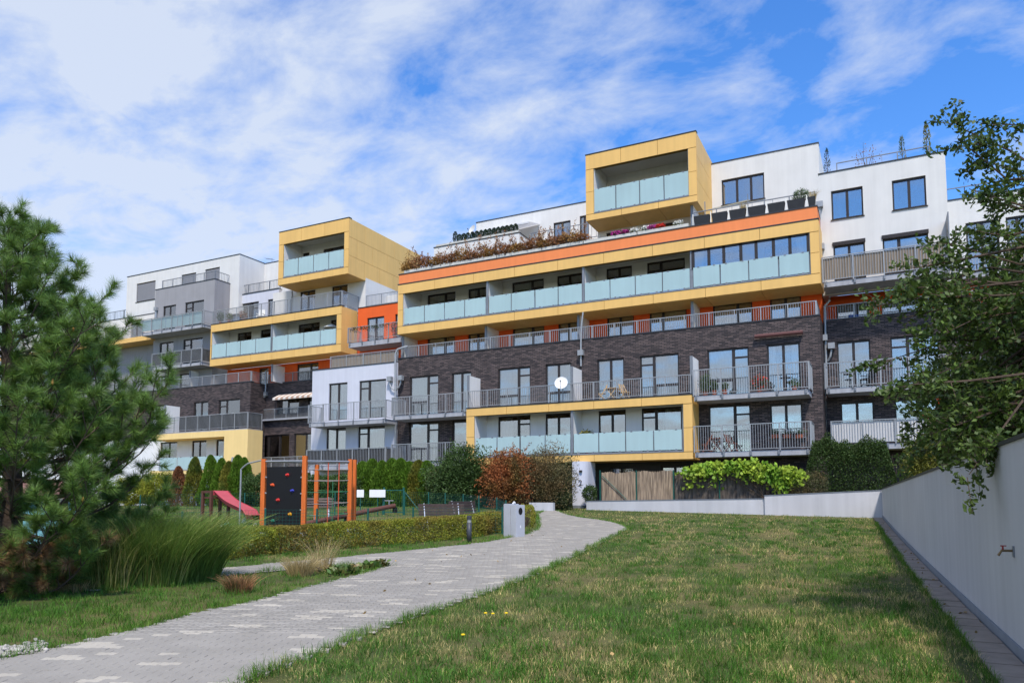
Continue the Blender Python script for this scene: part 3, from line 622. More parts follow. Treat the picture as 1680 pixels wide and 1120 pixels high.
# walls behind the terrace, under the box
w5 = wrow([(392,424,'bigL','sides'),(439,449,'one',None)], 44.6, F5+.05, 18.1); w5b = wrow([(492,517,'two','full'),(544,570,'two','sides')], 43.4, F5-.1, 17.85)
cl0, cl1, cr1 = q9, PX(457,44.6,17), -33.95
wall('lilac_wall', LILAC, cl0, cl1, 15.6, 18.85, 44.6, H(w5)); fit(w5, 44.6); coping(cl0, cl1, 44.57, 44.95, 18.85)
railing_mb([((PX(390,44.7,19.2), 44.75), (cl1, 44.75))], 18.91, 19.7, sp=.16).build('railing', STEELD, B)
wall('white_wall', WHITE, PX(457,43.4,17)-.6, cr1-.02, 15.6, 18.1, 43.4, H(w5b)); fit(w5b, 43.4)
sbox('white_side_wall', WHITE, cr1-.32, cr1-.02, 43.71, 50, 15.6, 18.1)
ybx0, ybx1 = PX(457,41.4,20), -33.98
lb = yframe(ybx0, ybx1, 41.4, 43.4, 17.88, 22.0, PX(465,41.4,20), PX(564.5,41.4,20), 18.42, 21.0, 21.4, 3, 5, 3, deep=50.6)
wb = wrow([(496,507,'one',None),(530,566,'bigR','blind2')], 43.4, 18.5, 20.9)
wall('loggia_wall', LOGGIA, ybx0+.3, ybx1-.3, 18.42, 21.4, 43.401, H(wb)); fit(wb, 43.401)
glass_row(lb, [(466,489),(489.6,514),(514.6,539),(539.6,564)], 41.45, 18.5, 19.75)
pipe([(PX(470,42.4,17.6),43.0,17.85),(PX(476,43,17.5),43.25,17.6),(PX(477,43.3,17),43.3,17.2),(PX(477,43.3,16),43.3,15.7)], .06)
# white top storey
Y = 44.2; x0_, x1_ = PX(208,Y,21), PX(393,Y,21); zt6 = PZ(208,455,Y)
wt = [(PX(223,Y,19.5), PX(254,Y,19.5), PZ(223,496,Y), PZ(223,466,Y)), (PX(297,Y,20), PX(321,Y,20), PZ(297,472,Y), PZ(309,449,Y)), (PX(336,Y,20.4), PX(360,Y,20.4), PZ(336,462,Y), PZ(348,440,Y))]
wall('white_wall', WHITE, x0_, x1_, 17.2, zt6, Y, wt)
for i, q in enumerate(wt): window(q, Y, 'one', shut=True, sill=(i == 0))
sbox('white_side_wall', WHITE, x1_-.3, x1_, Y+.301, 47, 17.2, zt6); coping(x0_-.02, x1_+.02, Y-.03, Y+.33, zt6); coping(x1_-.33, x1_+.02, Y+.335, 47, zt6)
wall('white_wall', WHITE, x1_, ybx0+1.5, 18.9, PZ(440,432,47), 47.0, []); coping(x1_, ybx0, 46.97, 47.3, PZ(440,432,47))
sbox('roof_slab', ROOF, x0_, x1_-.34, Y+.34, 52, zt6-.3, zt6-.1)
# far left steps
fl0 = -78.
wf = wrow([(214,232,'two','grey')], 44., 15.85, 18.0)
wall('white_wall', WHITE, fl0, q0, F5, 18.3, 44.0, H(wf)); fit(wf, 44.); coping(fl0, q0, 43.97, 44.33, 18.3)
sbox('yellow_slab', YELLOW, fl0, PX(248,42.2,15.7), 42.2, 44.0-.001, 15.4, 15.8)
railing_mb([((fl0, 42.25), (PX(233,42.2,16.5), 42.25))], 15.8, 16.85).build('railing', STEEL, B)
wall('grey_wall', GREYR, fl0, q0, BASE-.6, 15.4, 43.6, []); sbox('terrace_floor', ROOF, fl0, q0, 44.3, 50, 18.0, 18.2)
railing_mb([((fl0, 44.3), (q0-2.5, 44.3))], 18.36, 19.2, sp=.2).build('railing', STEELD, B)
# ---------------------------------------------------------------- right block
Y = 41.0; rx0, rx1 = -2.62, 3.14
v5 = [(PX(1364,Y,16.9), PX(1416,Y,16.9), 16.12, 17.66), (PX(1464,Y,16.9), PX(1519.5,Y,16.9), 16.12, 17.66)]
v4 = wrow([(1368,1420,'two','full'),(1449,1524,'bigR','full')], Y, F4+.05, 14.75)
wall('white_wall', WHITE, rx0, rx1, 12.2, 18.66, Y, v5+H(v4))
for q in v5: window(q, Y, 'two', 'grey', sill=True)
fit(v4, Y)
for h, s in v4: MB().box(h[0]-.03, h[1]+.03, Y-.06, Y-.001, h[3]-.02, h[3]+.16).build('shutter_case', FRAME, B)
coping(rx0-.02, rx1+.02, Y-.03, Y+.33, 18.66); sbox('white_side_wall', WHITE, rx1-.3, rx1, Y+.301, 50, BASE-.6, 18.66); sbox('white_side_wall', WHITE, rx0, rx0+.3, Y+.301, 50, 12.2, 18.66)
sbox('roof_slab', ROOF, rx0+.31, rx1-.31, Y+.34, 50, 18.3, 18.5)
railing_mb([((PX(1372,41.6,19), 41.6), (rx1-.6, 41.6))], 18.6, 19.35, sp=1.2, bw=.02).build('railing', STEELD, B)
v3 = wrow([(1373,1426,'bigL','grey'),(1448,1530,'bigR','grey')], 42.4, F3+.05, 12.0)
wall('orange_wall', ORANGE, rx0, rx1+8, F3, 12.45, 42.4, H(v3)); fit(v3, 42.4)
sbox('terrace_floor', CEIL, rx0, rx1+8, Y+.31, 42.4, F3-.2, F3)
sbox('terrace_ceiling', CEIL, rx0, rx1, Y+.31, 42.39, 12.46, 12.6)
v2 = wrow([(1374,1429,'two','grey'),(1462,1542,'bigR',None,True)], Y, F2+.03, 9.72); v1_ = wrow([(1380,1435,'two',None,False,(4.9,6.6)),(1469,1545,'two',None,False,(4.9,6.6))], Y, F1, 6.6)
wall('brick_wall', BRICK, rx0, rx1+8, BASE-.6, 10.85, Y, H(v2, v1_)); fit(v2, Y); fit(v1_, Y)
coping(rx0, rx1+8, Y-.03, Y+.33, 10.85)
railing_mb([((rx0+.1, Y+.15), (rx1+5, Y+.15))], 10.85, 11.65).build('railing', STEEL, B)
hanging_balcony(-2.45, 2.98, 39.6, Y-.002, 12.5, rail=1.25, screen=BROWNSCR, screen_sides=(0,.97)); hanging_balcony(-2.5, 6.0, 39.6, Y-.002, 7.15, rail=1.25)
hanging_balcony(-2.3, 6.0, 39.6, Y-.002, 4.35, rail=1.15, screen=WHITESCR)
partition(1557.5, 39.7, Y, 12.5, 15.2, STEELD, th=.05, cap=False)
pipe([(PX(1344.5,40.8,z),40.86,z) for z in (16.95, 15, 13, 12.6)], .05, [(PX(1344.5,40.8,17),40.86,17.0),(PX(1347,40.8,14.7),40.86,14.75)])
pipe([(PX(1353,40.8,11.5)+.25,40.9,11.9),(PX(1353,40.8,11.5),40.86,11.6)]+[(PX(1353+(11-z)*.9,40.8,z),40.86,z) for z in (11, 9, 7.4)], .06, [(PX(1352,40.8,9.9),40.82,9.95)])
pipe([(PX(1358,40.8,8.9),40.86,8.75),(PX(1362,40.8,9.1),40.8,8.95),(PX(1364,40.8,9.4),40.8,9.3)], .05, [(PX(1364,40.8,9.5),40.8,9.5)])
# far right block
Y = 42.4
x4 = wrow([(1586,1640,'two',None),(1652,1690,'two',None)], Y, F4+.1, 15.4)
wall('white_wall', WHITE, rx1+.001, rx1+9, 12.2, PZ(1557,330,Y), Y, H(x4)); fit(x4, Y)
coping(rx1+.001, rx1+9, Y-.03, Y+.33, PZ(1557,330,Y))
railing_mb([((rx1+.1, Y+.5), (rx1+9, Y+.5))], PZ(1557,330,Y)+.05, PZ(1557,330,Y)+.8, sp=1.2).build('railing', STEELD, B)
hanging_balcony(3.25, 11., 41.0, Y-.002, 12.5, rail=1.2, screen=BROWNSCR, screen_sides=(.28,1))

# ================================================================== PATH
def inpoly(px, py, poly):
    px = np.asarray(px); py = np.asarray(py); r = np.zeros(px.shape, bool); n = len(poly)
    for i in range(n):
        x0, y0 = poly[i]; x1, y1 = poly[(i+1) % n]
        c = ((y0 > py) != (y1 > py)) & (px < (x1-x0)*(py-y0)/(y1-y0+1e-12)+x0); r ^= c
    return r
def smooth_line(pts, k=2):
    for _ in range(k):
        q = [pts[0]]
        for a, b in zip(pts, pts[1:]): q += [a*.75+b*.25, a*.25+b*.75]
        pts = q+[pts[-1]]
    return pts
def gl(*pp): return smooth_line([gnd(*p)[:2] for p in pp])
edge_r = gl((120,1230),(395,1120),(560,1055),(700,1005),(850,955),(960,903),(1030,866))
edge_t = gl((1030,866),(1012,858),(985,853),(950,849),(925,843),(914,838))
edge_l1 = gl((896,838),(880,843),(884,858),(885,867),(870,876),(840,882),(785,892),(735,897),(660,905),(590,912),(525,918),(430,927),(332,936),(150,955))
edge_l2 = gl((150,970),(332,948),(462,936),(560,927),(625,926),(642,929))
edge_l3 = gl((642,929),(560,952),(480,970),(435,985),(330,1005),(180,1047),(0,1085),(-200,1120))
PATH = [tuple(p) for p in edge_r+edge_t+edge_l1+edge_l2+edge_l3] + [tuple(gnd(-200,1260)[:2])]
PAVBASE = mat('paving_joint', lin((132, 126, 116)), .95, .15, 6)
def pav_mat(name, col):
    m = mat(name, col, .85, .10, 2.5, bump=.25, bscale=90, island=.09); nt = m.node_tree
    return m
PAVG = pav_mat('grey_paver_concrete', lin((144, 139, 130))); PAVL = pav_mat('pale_paver_concrete', lin((170, 163, 149)))
def build_path():
    g = []
    xs = np.array([p[0] for p in PATH]); ys = np.array([p[1] for p in PATH])
    for x in np.arange(xs.min(), xs.max(), .8):
        for y in np.arange(ys.min(), ys.max(), .8): g.append((x, y))
    g = np.array(g); g = g[inpoly(g[:, 0], g[:, 1], PATH)]
    vin = [Vector(p) for p in PATH]+[Vector(p) for p in g]; n = len(PATH)
    vo, _, fo, *_ = delaunay_2d_cdt(vin, [(i, (i+1) % n) for i in range(n)], [], 1, 1e-5)
    me = bpy.data.meshes.new('path'); me.from_pydata([(v.x, v.y, gz(v.x, v.y)+.022) for v in vo], [], [tuple(f) for f in fo]); me.materials.append(PAVBASE); me.update()
    P = tag(link('path', me), kind='structure')
    # interlocking zigzag blocks in stretcher bond, rows across the path
    Lh, Wd, A, gp = .1, .1, .011, .003
    us = [-1, -.75, -.25, .25, .75, 1]; zz = [0, A, -A, A, -A, 0]
    top = [(u*(Lh-gp/2), z+Wd/2-gp/2) for u, z in zip(us, zz)]; bot = [(u*(Lh-gp/2), z-Wd/2+gp/2) for u, z in zip(us, zz)]
    ring = bot+top[::-1]; k = len(ring)
    c, s = math.cos(YAW), math.sin(YAW); rng = np.random.default_rng(5); cells = []
    # candidate grid in path axes
    i = np.arange(-190, 60); j = np.arange(0, 420); I, J = np.meshgrid(i, j)
    U = I*2*Lh + (J % 2)*Lh; Vv = J*Wd; Xw = U*c - Vv*s; Yw = U*s + Vv*c
    ok = inpoly(Xw, Yw, PATH); I, J, Xw, Yw = I[ok], J[ok], Xw[ok], Yw[ok]
    # pale blocks: short runs of one to three neighbours, some with a companion in the next row
    pale = set(); occ = set(zip(I.tolist(), J.tolist())); L_ = sorted(occ)
    for (a, b) in L_:
        if rng.random() < .05:
            for q in range(rng.integers(1, 3)): pale.add((a+q, b))
            if rng.random() < .4:
                o = rng.integers(0, 2)
                for q in range(rng.integers(1, 3)): pale.add((a+o+q, b+1))
    d = -Xw*s + Yw*c; lat = Xw*c + Yw*s
    vis = (np.abs(lat/d) < .69) & (d > 5.9); order = np.argsort(np.where(vis, d, 1e9))
    meshes = {}
    def one(m, nm):
        me = bpy.data.meshes.new('paver'); V = [(x, y, -.04) for x, y in ring]+[(x, y, -.004) for x, y in ring]+[(x*.965, y*.95, 0) for x, y in ring]
        F = [tuple(range(2*k, 3*k))]
        for l in range(2):
            for q in range(k): F.append((l*k+q, l*k+(q+1) % k, (l+1)*k+(q+1) % k, (l+1)*k+q))
        me.from_pydata(V, [], F); me.materials.append(m); me.update(); return me
    mg, ml = one(PAVG, 'g'), one(PAVL, 'l')
    near = order[:300]
    for q in near:
        x, y = Xw[q], Yw[q]; me = ml if (I[q], J[q]) in pale else mg
        o = bpy.data.objects.new('paver', me); COL.objects.link(o); o.parent = P
        sl_ = (gz(x-s*.1, y+c*.1)-gz(x, y))/.1
        o.location = (x, y, gz(x, y)+.028+rng.normal()*.0012); o.rotation_euler = (math.atan(sl_), 0, YAW)
    rest = order[300:]
    r = np.array(ring); c0 = np.concatenate([r*1.0, r*np.array([.965, .95])]); F0 = [list(range(k, 2*k))]
    for nm, sel, m in (('paver', [q for q in rest if (I[q], J[q]) not in pale], PAVG), ('pale_paver', [q for q in rest if (I[q], J[q]) in pale], PAVL)):
        sel = np.array(sel); xo = Xw[sel][:, None]+c0[None, :, 0]*c-c0[None, :, 1]*s; yo = Yw[sel][:, None]+c0[None, :, 0]*s+c0[None, :, 1]*c
        h = rng.normal(size=len(sel))*.0012
        zo = gza(xo, yo)+.028+h[:, None]; zo[:, :k] -= .006
        V = np.stack([xo, yo, zo], -1).reshape(-1, 3); n = len(sel); off = np.arange(n)*2*k
        quads = []
        for q in range(k): quads.append(np.stack([off+q, off+(q+1) % k, off+k+(q+1) % k, off+k+q], 1))
        for q in range(k//2-1): quads.append(np.stack([off+k+q, off+k+q+1, off+k+(k-2-q), off+k+(k-1-q)], 1))
        tag(npmesh(nm, V, np.concatenate(quads), m, P), kind='stuff')
    # concrete edging along the borders
    def edging(line, side=1):
        mb = MB()
        for a, b in zip(line, line[1:]):
            d_ = np.array(b)-np.array(a); L = np.linalg.norm(d_)
            if L < 1e-4: continue
            nrm = np.array([-d_[1], d_[0]])/L*.03
            za, zb = gz(*a)+.016, gz(*b)+.016
            mb.add([(*(a-nrm), za-.05), (*(a+nrm), za-.05), (*(b+nrm), zb-.05), (*(b-nrm), zb-.05), (*(a-nrm), za), (*(a+nrm), za), (*(b+nrm), zb), (*(b-nrm), zb)],
                   [(4,5,6,7)[::-1], (0,4,7,3), (1,2,6,5)])
        mb.build('edging', mat('edging_concrete', lin((118, 112, 104)), .9, .12, 4), P)
    edging(edge_r); edging(edge_t); edging(edge_l1); edging(edge_l2); edging(edge_l3)
build_path()

# ================================================================== RETAINING WALL, STRIP, PLANTERS
GARDENW = mat('pale_blue_grey_render', lin((190, 189, 191)), .85, .09, .5, streak=.10, bump=.2, bscale=100)
WA, WB = np.array([1.66, -4.]), np.array([-.20, 35.4])
def wline(t): return WA+(WB-WA)*t
def wtop(t): return 2.19-.09*t
wd = (WB-WA)/np.linalg.norm(WB-WA); wn = np.array([wd[1], -wd[0]])        # wn points to the right (+X)
def wall_strip(o0, o1, zb, zt, n=40, t0=0., t1=1.):
    mb = MB()
    for i in range(n+1):
        t = t0+(t1-t0)*i/n; p = wline(t); a, b = p+wn*o0, p+wn*o1
        mb.v += [(*a, zb(t, a)), (*b, zb(t, b)), (*b, zt(t, b)), (*a, zt(t, a))]
    for i in range(n):
        q = i*4; r = q+4
        for k in range(4): mb.f.append((q+k, q+(k+1) % 4, r+(k+1) % 4, r+k))
    mb.f += [(3, 2, 1, 0), (n*4, n*4+1, n*4+2, n*4+3)]; return mb
rw = empty('retaining_wall', (*WB, gz(*WB)), 'long pale rendered retaining wall bordering the lawn with grey base strip', 'wall')
wall_strip(0, .3, lambda t, p: gz(*p)-.3, lambda t, p: wtop(t)).build('wall_body', GARDENW, rw)
wall_strip(-.025, .33, lambda t, p: wtop(t)+.001, lambda t, p: wtop(t)+.035).build('coping', COPING, rw)
wall_strip(-.02, -.001, lambda t, p: gz(*p)-.2, lambda t, p: gz(*p)+.13).build('skirting', mat('grey_skirting', lin((128, 134, 142)), .8, .1, 4), rw)
# soil held up behind the wall
tag(wall_strip(.3, 16, lambda t, p: .0, lambda t, p: wtop(t)-.25, n=6).build('raised_bed', mat('bed_soil', lin((70, 58, 44)), .95, .3, 4)), kind='structure')
# slab strip at the foot of the wall
SLAB = mat('worn_concrete_slab', lin((146, 134, 122)), .9, .22, 3.5, bump=.4, bscale=40, island=.0)
ss = tag(wall_strip(-.37, -.03, lambda t, p: gz(*p)-.05, lambda t, p: gz(*p)+.015).build('slab_path', mat('slab_bedding', lin((66, 62, 52)), .95, .2, 8)), kind='structure')
Lw = np.linalg.norm(WB-WA); ns = int(Lw/.5); rr = np.random.default_rng(3)
for i in range(ns):
    t0, t1 = i/ns+.0004, (i+1)/ns-.0004; a, b = wline(t0), wline(t1); h = .035+rr.normal()*.004
    q = [a-wn*.355, a-wn*.04, b-wn*.04, b-wn*.355]
    MB().add([(*p, gz(*p)) for p in q]+[(*p, gz(*p)+h) for p in q], [(3,2,1,0),(4,5,6,7),(0,1,5,4),(1,2,6,5),(2,3,7,6),(3,0,4,7)][::1]).build('slab', SLAB, ss)
# red tap on the wall
t_ = min(np.linspace(.25, .5, 400), key=lambda t: abs(PX(1664, wline(t)[1], 1.1)-wline(t)[0])); wp = wline(t_); tz = PZ(1664, 903, wp[1])
tap = empty('garden_tap', (wp[0], wp[1], tz), 'small brass garden tap with red handle on the pale retaining wall', 'tap')
BRASS = mat('old_brass', lin((120, 100, 70)), .4, .1, 20, metal=.7); REDP = mat('red_paint', lin((150, 48, 46)), .5)
MB().tube([(wp[0], wp[1], tz), (wp[0]-.10, wp[1], tz), (wp[0]-.13, wp[1], tz-.05)], .012, 8).build('spout', BRASS, tap)
MB().box(wp[0]-.012, wp[0]+.0, wp[1]-.035, wp[1]+.035, tz-.06, tz+.045).build('back_plate', STEELD, tap)
MB().tube([(wp[0]-.09, wp[1], tz), (wp[0]-.09, wp[1], tz+.05)], .009, 6).bar((wp[0]-.11, wp[1], tz+.045), (wp[0]-.06, wp[1], tz+.045), .014, .01).build('handle', REDP, tap)

# planters below the facade
def planter(name, x0, x1, Yf, Yb, z0, z1, label):
    """low rendered wall with a sloping top, filled with soil"""
    r = empty(name, ((x0+x1)/2, Yf, gz((x0+x1)/2, Yf)), label, 'planter'); g = gz(x0, Yf)-.4
    MB().add([(x0,Yf,g),(x1,Yf,g),(x1,Yf+.25,g),(x0,Yf+.25,g),(x0,Yf,z0),(x1,Yf,z1),(x1,Yf+.25,z1),(x0,Yf+.25,z0)], [(0,3,2,1),(4,5,6,7),(0,1,5,4),(1,2,6,5),(2,3,7,6),(3,0,4,7)]).build('wall_body', GARDENW, r)
    MB().add([(x0-.02,Yf-.02,z0+.001),(x1+.0,Yf-.02,z1+.001),(x1,Yf+.27,z1+.001),(x0-.02,Yf+.27,z0+.001),(x0-.02,Yf-.02,z0+.03),(x1,Yf-.02,z1+.03),(x1,Yf+.27,z1+.03),(x0-.02,Yf+.27,z0+.03)], [(0,3,2,1),(4,5,6,7),(0,1,5,4),(1,2,6,5),(2,3,7,6),(3,0,4,7)]).build('coping', STEELD, r)
    MB().box(x0, x1, Yf+.251, Yb, g, z0-.1).build('soil', MATS['bed_soil'], r)
    return r
Yp = 35.6; pa, pb, pc = PX(962, Yp, 1.5), PX(1255, Yp, 1.6), WB[0]+.25
planter('low_planter', pa, pb-.01, Yp, 37.3, PZ(962,822,Yp), PZ(1255,818,Yp), 'low white planter wall along the reed fence beneath the vine')
planter('low_planter', pb, pc, Yp-.12, 37.3, PZ(1256,813,Yp), wtop(1)-.03, 'low white planter wall below the clipped dark hedge, joining the retaining wall')
# ---- reed fence with green posts
REED = reed_mat('reed_screen', lin((112, 96, 80)), lin((182, 160, 134)), 14.); BAMB = reed_mat('dark_bamboo', lin((66, 58, 52)), lin((118, 106, 94)), 10.)
GREENP = mat('green_fence_paint', lin((28, 84, 74)), .5, .05, 5)
rf = empty('reed_fence', (PX(1040,36,2), 36., 1.55), 'reed screen fence with green steel posts standing in the planter', 'fence')
fz0 = 1.5
def reed_panel(p0, p1, t0, t1, m, nm):
    x0, x1 = PX(p0,36,2.3), PX(p1,36,2.3); za, zb_ = PZ(p0,t0,36), PZ(p1,t1,36); mb = MB(); n = int((x1-x0)/.03)
    for i in range(n):
        u = (i+.5)/n; x = x0+(x1-x0)*u; w = .015; zt = za+(zb_-za)*u+random.uniform(-.03, .03)+.03*math.sin(u*9)
        y = 36+random.uniform(-.008, .008); mb.add([(x-w,y,fz0),(x,y-.012,fz0),(x+w,y,fz0),(x-w,y,zt),(x,y-.012,zt),(x+w,y,zt)], [(0,1,4,3),(1,2,5,4),(3,4,5),(2,0,3,5)])
    mb.build(nm, m, rf)
reed_panel(987, 1043.5, 775, 774, REED, 'reed_panel'); reed_panel(1045.5, 1104, 773, 772, REED, 'reed_panel'); reed_panel(1107, 1180, 775, 778, BAMB, 'bamboo_panel'); reed_panel(1181, 1255, 778, 780, BAMB, 'bamboo_panel')
for p in (985, 1044.5, 1105.5, 1180.5): x = PX(p,36,2.3); MB().tube([(x,35.96,fz0),(x,35.96,PZ(p,771,36))], .03, 8).build('post', GREENP, rf)
MB().tube([(PX(988,35.93,2.6),35.93,PZ(988,780,35.93)),(PX(1028,35.93,1.7),35.93,PZ(1028,819,35.93))], .022, 6).build('brace', GREENP, rf)
# low wall beside the hedge left of the pillar
lw = atY(872, 838, 33.8); x0, x1 = PX(868,33.6,1.3), PX(907,33.6,1.3)
tag(MB().box(x0, x1, 33.6, 33.85, gz(x0,33.6)-.3, PZ(890,824,33.6)).build('garden_wall', GARDENW), 'short low white wall beside the ivy hedge at the end of the path', 'wall')
x0, x1 = PX(640,36.2,1.4), PX(705,36.2,1.4)
tag(MB().box(x0, x1, 36.2, 36.45, 1., PZ(660,826,36.2)).build('garden_wall', GARDENW), 'low pale wall at the foot of the thuja hedge behind the gate', 'wall')

# ================================================================== FOLIAGE TOOLS
def unit(v): return v/np.maximum(np.linalg.norm(v, axis=-1, keepdims=True), 1e-9)
def leaf_quads(P, L, Wd, rng, axis=None, jit=1.0):
    """diamond leaves at points P; axis (n,3) = preferred leaf direction"""
    n = len(P); a = rng.normal(size=(n, 3))
    if axis is not None: a = unit(axis)+unit(a)*jit
    a = unit(a); b = unit(np.cross(a, rng.normal(size=(n, 3)))); L = np.broadcast_to(L, (n,))[:, None]*(.7+.6*rng.random((n, 1))); Wd = np.broadcast_to(Wd, (n,))[:, None]*(.7+.6*rng.random((n, 1)))
    V = np.stack([P-a*L/2, P+b*Wd/2+a*L*.05, P+a*L/2, P-b*Wd/2+a*L*.05], 1).reshape(-1, 3); F = np.arange(4*n).reshape(-1, 4); return V, F
def noise3(P, f, seed=0):
    """cheap smooth lumpy noise in -1..1"""
    r = np.random.default_rng(seed+77); out = np.zeros(len(P))
    for k in range(6):
        w = r.normal(size=3)*f*(1+.5*k); out += np.sin(P@w+r.random()*6.3)/(1+.35*k)
    return out/2.6
def ellipsoid_pts(n, c, rx, ry, rz, rng, shell=.55, lump=.3, f=3., seed=0, zmin=None):
    d = unit(rng.normal(size=(n, 3))); r = (shell+(1-shell)*rng.random(n)**.6)*(1+lump*noise3(d, f, seed)); P = d*r[:, None]*np.array([rx, ry, rz])+np.array(c)
    if zmin is not None: P = P[P[:, 2] > zmin]
    return P
def stems(mb, base, tips, r0=.03, rng=None):
    for t in tips:
        b = np.array(base)+rng.normal(size=3)*[.06, .06, 0]; m = (b+np.array(t))/2+rng.normal(size=3)*.08
        mb.tube([b, m, t], [r0, r0*.6, r0*.2], 5)
    return mb
BARK = mat('bark', lin((86, 72, 60)), .95, .25, 8, bump=.6, bscale=30); BARKP = mat('pine_bark', lin((84, 70, 60)), .95, .3, 8, bump=.8, bscale=25)
def shrub(name, base, rx, ry, h, n, L, Wd, m, label, cat='shrub', group=None, lump=.3, seed=0, shell=.5, blobs=1, up=0., wisps=0):
    """shrub: lumpy cloud of leaves (several lobes) on visible stems"""
    rng = np.random.default_rng(100+seed); r = empty(name, base, label, cat, group); base = np.array(base, float); allP = []
    for b in range(blobs):
        o = np.zeros(3) if blobs == 1 else np.array([rng.uniform(-.45, .45)*rx, rng.uniform(-.3, .3)*ry, rng.uniform(-.22, .15)*h]); k = 1 if blobs == 1 else rng.uniform(.55, .75)
        allP.append(ellipsoid_pts(n//blobs, base+[0, 0, h*.5]+o, rx*k, ry*k, h*.5*(1 if blobs == 1 else rng.uniform(.7, .85)), rng, shell, lump, 3.5, seed*7+b, base[2]+.02))
    for k in range(wisps):
        q0 = allP[0][rng.integers(0, len(allP[0]))] if len(allP) == 1 else np.concatenate(allP)[rng.integers(0, n//2)]
        if q0[2] < base[2]+h*.55: continue
        u = rng.random(30)[:, None]; allP.append(q0+u*np.array([rng.normal()*.3, rng.normal()*.2, rng.uniform(.35, .9)])+rng.normal(size=(30, 3))*.045)
    P = np.concatenate(allP); ax = P-(base+[0, 0, h*.3]); ax = unit(ax)+[0, 0, up]
    V, F = leaf_quads(P, L, Wd, rng, ax, 1.0); npmesh('foliage', V, F, m, r)
    tips = P[rng.integers(0, len(P), 9)]; stems(MB(), base-[0, 0, .05], tips, .022, rng).build('stem', BARK, r); return r
def conifer(name, base, rad, h, n, m, label, group=None, seed=0, L=.16, Wd=.05, round_=.0, cat='conifer'):
    """columnar conifer: upright sprays hung on a narrow cone"""
    rng = np.random.default_rng(300+seed); r = empty(name, base, label, cat, group); base = np.array(base, float)
    u = rng.random(n)**.8; a = rng.random(n)*6.283; prof = (np.minimum(1, (1-u)**.5*1.12) if not round_ else np.minimum(1, ((1-u)*9)**.5*.55+.2*(1-u)))*(.72+.28*np.minimum(1, u*6)); d = np.stack([np.cos(a), np.sin(a), u*3], 1)
    rr = rad*prof*(.62+.38*rng.random(n)**.5)*(1+.22*noise3(d, 3.2, seed))
    P = np.stack([np.cos(a)*rr, np.sin(a)*rr, u*h], 1)+base; ax = np.stack([np.cos(a)*.55, np.sin(a)*.55, np.ones(n)], 1)
    V, F = leaf_quads(P, L, Wd, rng, ax, .45); npmesh('crown', V, F, m, r)
    MB().tube([base-[0, 0, .05], base+[0, 0, h*.5], base+[0, 0, h*.95]], [rad*.14, rad*.09, .01], 6).build('trunk', BARK, r); return r
THUJA = mat('thuja_green', lin((92, 122, 36)), .7, .3, 2.5, island=.35, spec=.2, trans=.25); THUJAY = mat('thuja_yellowing', lin((120, 116, 40)), .7, .35, 3, island=.35, hue=lin((88, 104, 38)), trans=.25)
THUJAB = mat('thuja_dead', lin((128, 82, 52)), .85, .3, 3, island=.35, trans=.15); DKG = mat('shrub_dark_green', lin((66, 88, 42)), .6, .3, 2, island=.4, spec=.3, trans=.25)
GREYG = mat('shrub_grey_green', lin((92, 96, 62)), .7, .3, 2, island=.4, hue=lin((120, 96, 62)), trans=.25); RUST = mat('shrub_rust', lin((160, 96, 56)), .75, .3, 2.5, island=.4, hue=lin((112, 92, 48)), trans=.25)
BOXM = mat('box_hedge_leaf', lin((138, 142, 46)), .65, .3, 3, island=.45, hue=lin((132, 112, 52)), trans=.3); IVY = mat('ivy_leaf', lin((58, 74, 40)), .45, .3, 4, island=.4, spec=.4, trans=.15)
VINE = mat('vine_leaf', lin((164, 184, 66)), .6, .25, 4, island=.35, hue=lin((118, 160, 52)), trans=.35); YSH = mat('shrub_yellow_green', lin((132, 136, 40)), .7, .3, 2.5, island=.4, trans=.3)
HEDGED = mat('hedge_dark_leaf', lin((64, 84, 38)), .6, .3, 2.5, island=.4, trans=.2); DRY = mat('dry_plant', lin((150, 104, 68)), .9, .3, 4, island=.4, trans=.2)

# ---------------------------------------------------------------- planting in front of the facade
def gb(px, Y): x = PX(px, Y, 1.4); return (x, Y, gz(x, Y)-.02)
for i, (p, yt) in enumerate(((594,757),(610,753),(626,756),(642,752),(657,752),(671,757),(686,755),(700,756))):
    Y = 35.4+.12*(i % 2); b = gb(p, Y)
    conifer('thuja_tree', b, .62, PZ(p, yt, Y)-b[2], 9000, THUJAY if i == 6 else THUJA, ['clipped green thuja in the dense hedge below the pale balconies','yellowing thuja with thin foliage in the dense hedge'][i == 6], 'thujas of the dense hedge' if i != 6 else None, seed=i, cat='thuja', round_=1., L=.13, Wd=.05)
labs = {0:'slim pointed green thuja beside the brown dead conifer', 1:'tall slim green thuja standing between two slim thujas', 2:'short green thuja squeezed beside the orange-brown thuja', 3:'yellow-brown half dead thuja among green thujas', 4:'slim green thuja by the yellow wall downpipe', 5:'green thuja standing closest to the climbing frame'}
for i, (p, yt, m) in enumerate(((318,750,THUJAY),(343,747,THUJA),(362,752,THUJA),(374,757,THUJAY),(388,747,THUJA),(399,751,THUJA))):
    Y = 34.+.2*(i % 3); b = gb(p, Y); conifer('thuja_tree', b, .72, PZ(p, yt, Y)-b[2], 8000, m, labs[i], seed=20+i, cat='thuja')
b = gb(291, 33.8); conifer('dead_conifer', b, .62, PZ(291,765,33.8)-b[2], 3600, THUJAB, 'dead brown conifer beside the yellow-green shrubs', seed=40, cat='conifer')
